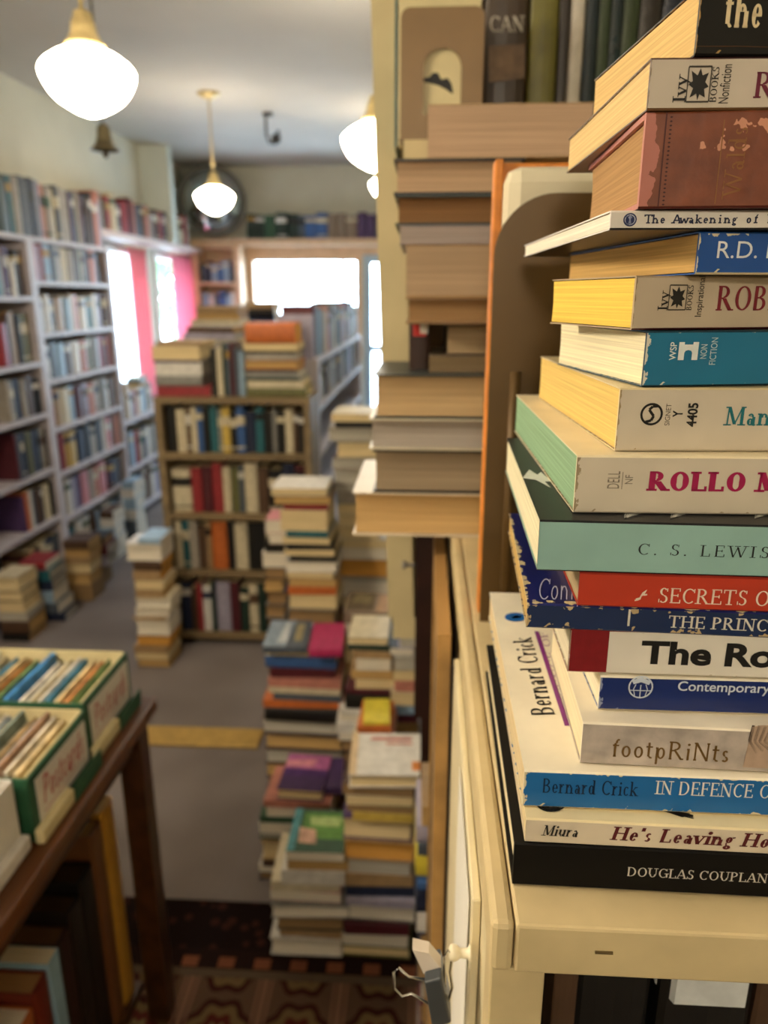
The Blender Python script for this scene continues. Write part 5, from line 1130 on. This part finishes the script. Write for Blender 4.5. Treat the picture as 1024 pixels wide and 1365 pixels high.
# card boxes
GREEN = mat('#28553a', .55, .12, 60); INNER = mat('#cdbf92', .7, .08, 30); CARD = mat('#ddd6ca', .6, .04, 30)
def cardbox(y0, y1, xf, depth, hgt, outer, inner, label, lip=None, lipm=None):
    zb = TZ + .0003; th = .004
    r = empty('card_box', Vector((xf, (y0 + y1) / 2, zb)), label, 'box'); hw = (y1 - y0) / 2
    mb = MB().box(-th, 0, -hw, hw, 0, hgt).box(-depth, -depth + th, -hw, hw, 0, hgt).box(-depth + th, -th, -hw, -hw + th, 0, hgt).box(-depth + th, -th, hw - th, hw, 0, hgt).box(-depth + th, -th, -hw + th, hw - th, 0, th)
    mb.build('box_body', outer, r, bevel=.001)
    MB().box(-th - .003, -th - .0003, -hw + th + .001, hw - th - .001, th, hgt + .002).box(-depth + th + .001, -th - .004, hw - th - .003, hw - th - .0005, th, hgt + .003).build('lining', inner, r)
    if lip:
        MB().box(.0004, .014, -hw - .004 + lip[0], hw - lip[1], 0, .024).build('tray_lip', lipm, r, bevel=.003)
    return r
b1_ = cardbox(1.045, 1.232, -.553, .44, .108, GREEN, INNER, 'green card box with a handwritten postcards label, farther one on the table', (.0, .09), INNER)
b2_ = cardbox(.853, 1.036, -.545, .44, .104, GREEN, INNER, 'green card box with a handwritten postcards label, middle of the three table boxes', (.0, .09), INNER)
b3_ = cardbox(.60, .843, -.560, .40, .112, mat('#ddd9d2', .5, .04, 30), mat('#c9c5bd', .6), 'white card box closest to the viewer on the dark table', (.0, .0), mat('#d5d0c8', .5))
for b_, hw, hh in ((b1_, .0935, .108), (b2_, .0915, .104)):
    MB().box(.0145, .0165, .0, hw + .003, 0, .03).build('green_band', GREEN, b_)
    y0, y1 = (-hw + .016, hw - .012)
    q = MB().box(.0004, .0016, y0, y1, .018, hh - .012); q.build('label_card', CARD, b_)
    m_ = b_.matrix_world.translation
    O = m_ + Vector((.0016, y0 + .012, .042))
    print_on(b_, 'handwritten_lettering', serif('Postcards', .13, .11, sw=0, slant=.25), O, Vector((0, (y1 - y0) * .84, .0)), Vector((0, 0, .044)), Vector((1, 0, 0)), ink('#b5343c'), .0004)
    print_on(b_, 'underline', poly((0, 0), (1, .25), (1, .32), (0, .08)), O + Vector((0, 0, -.012)), Vector((0, (y1 - y0) * .8, 0)), Vector((0, 0, .02)), Vector((1, 0, 0)), ink('#b5343c'), .0004)
m_ = b3_.matrix_world.translation
print_on(b3_, 'handle_hole', disc(), m_ + Vector((0, .04, .05)), Vector((0, .028, 0)), Vector((0, .004, .03)), Vector((1, 0, 0)), ink('#3a3836'), .0005)
# postcards standing in the boxes
def cards(b_, n, hw, hh, cols, desc, step, x0=-.016):
    c0 = b_.matrix_world.translation; x = x0
    for i in range(n):
        col = cols[i % len(cols)]; th = R.choice([.002, .003, .005, .007]); w2 = hw - .010 - R.uniform(0, .012); dy = R.uniform(-.003, .003); top = hh + R.uniform(-.014, .008)
        mb = MB(); ln = .012
        prism(mb, -th, 0, -th - ln, -ln, -w2, w2, 0, top - .006)
        o = mb.build('postcard', mat(col[0], .5, .28, 45)); o.location = (c0.x + x, c0.y + dy, c0.z + .0045)
        tag(o, '%s postcard bundle, %s behind the label end of the %s' % (col[1], ordi(i + 1), desc), 'postcard', 'postcards in the ' + desc)
        x -= th + step
W_, G_ = ('#d9cfb8', 'cream'), ('#8a8a86', 'grey')
cards(b2_, 22, .0915, .104, [('#c9b48a', 'tan'), ('#d5cbb8', 'off-white'), ('#a8846a', 'salmon brown'), ('#8fa3ad', 'grey blue'), ('#b89868', 'tan'), ('#cfc2a2', 'cream'), ('#7d8f86', 'sage'), ('#b48c5c', 'ochre'), ('#9db3c4', 'pale blue'), ('#d9cfb8', 'cream')], 'middle green box', .006)
cards(b1_, 17, .0935, .104, [('#6b8a58', 'green'), ('#c98a50', 'orange'), ('#cdb88a', 'tan'), ('#4f8fb5', 'blue'), ('#d6cfc0', 'off-white'), ('#b5a888', 'tan'), ('#e2ded4', 'white'), ('#dedad0', 'white'), ('#3f86c4', 'bright blue'), ('#3a3a3c', 'black')], 'farther green box', .009)
cards(b3_, 8, .12, .095, [('#cfc6b2', 'cream'), ('#b9b2a4', 'grey'), ('#d8d2c4', 'off-white')], 'white box', .012)
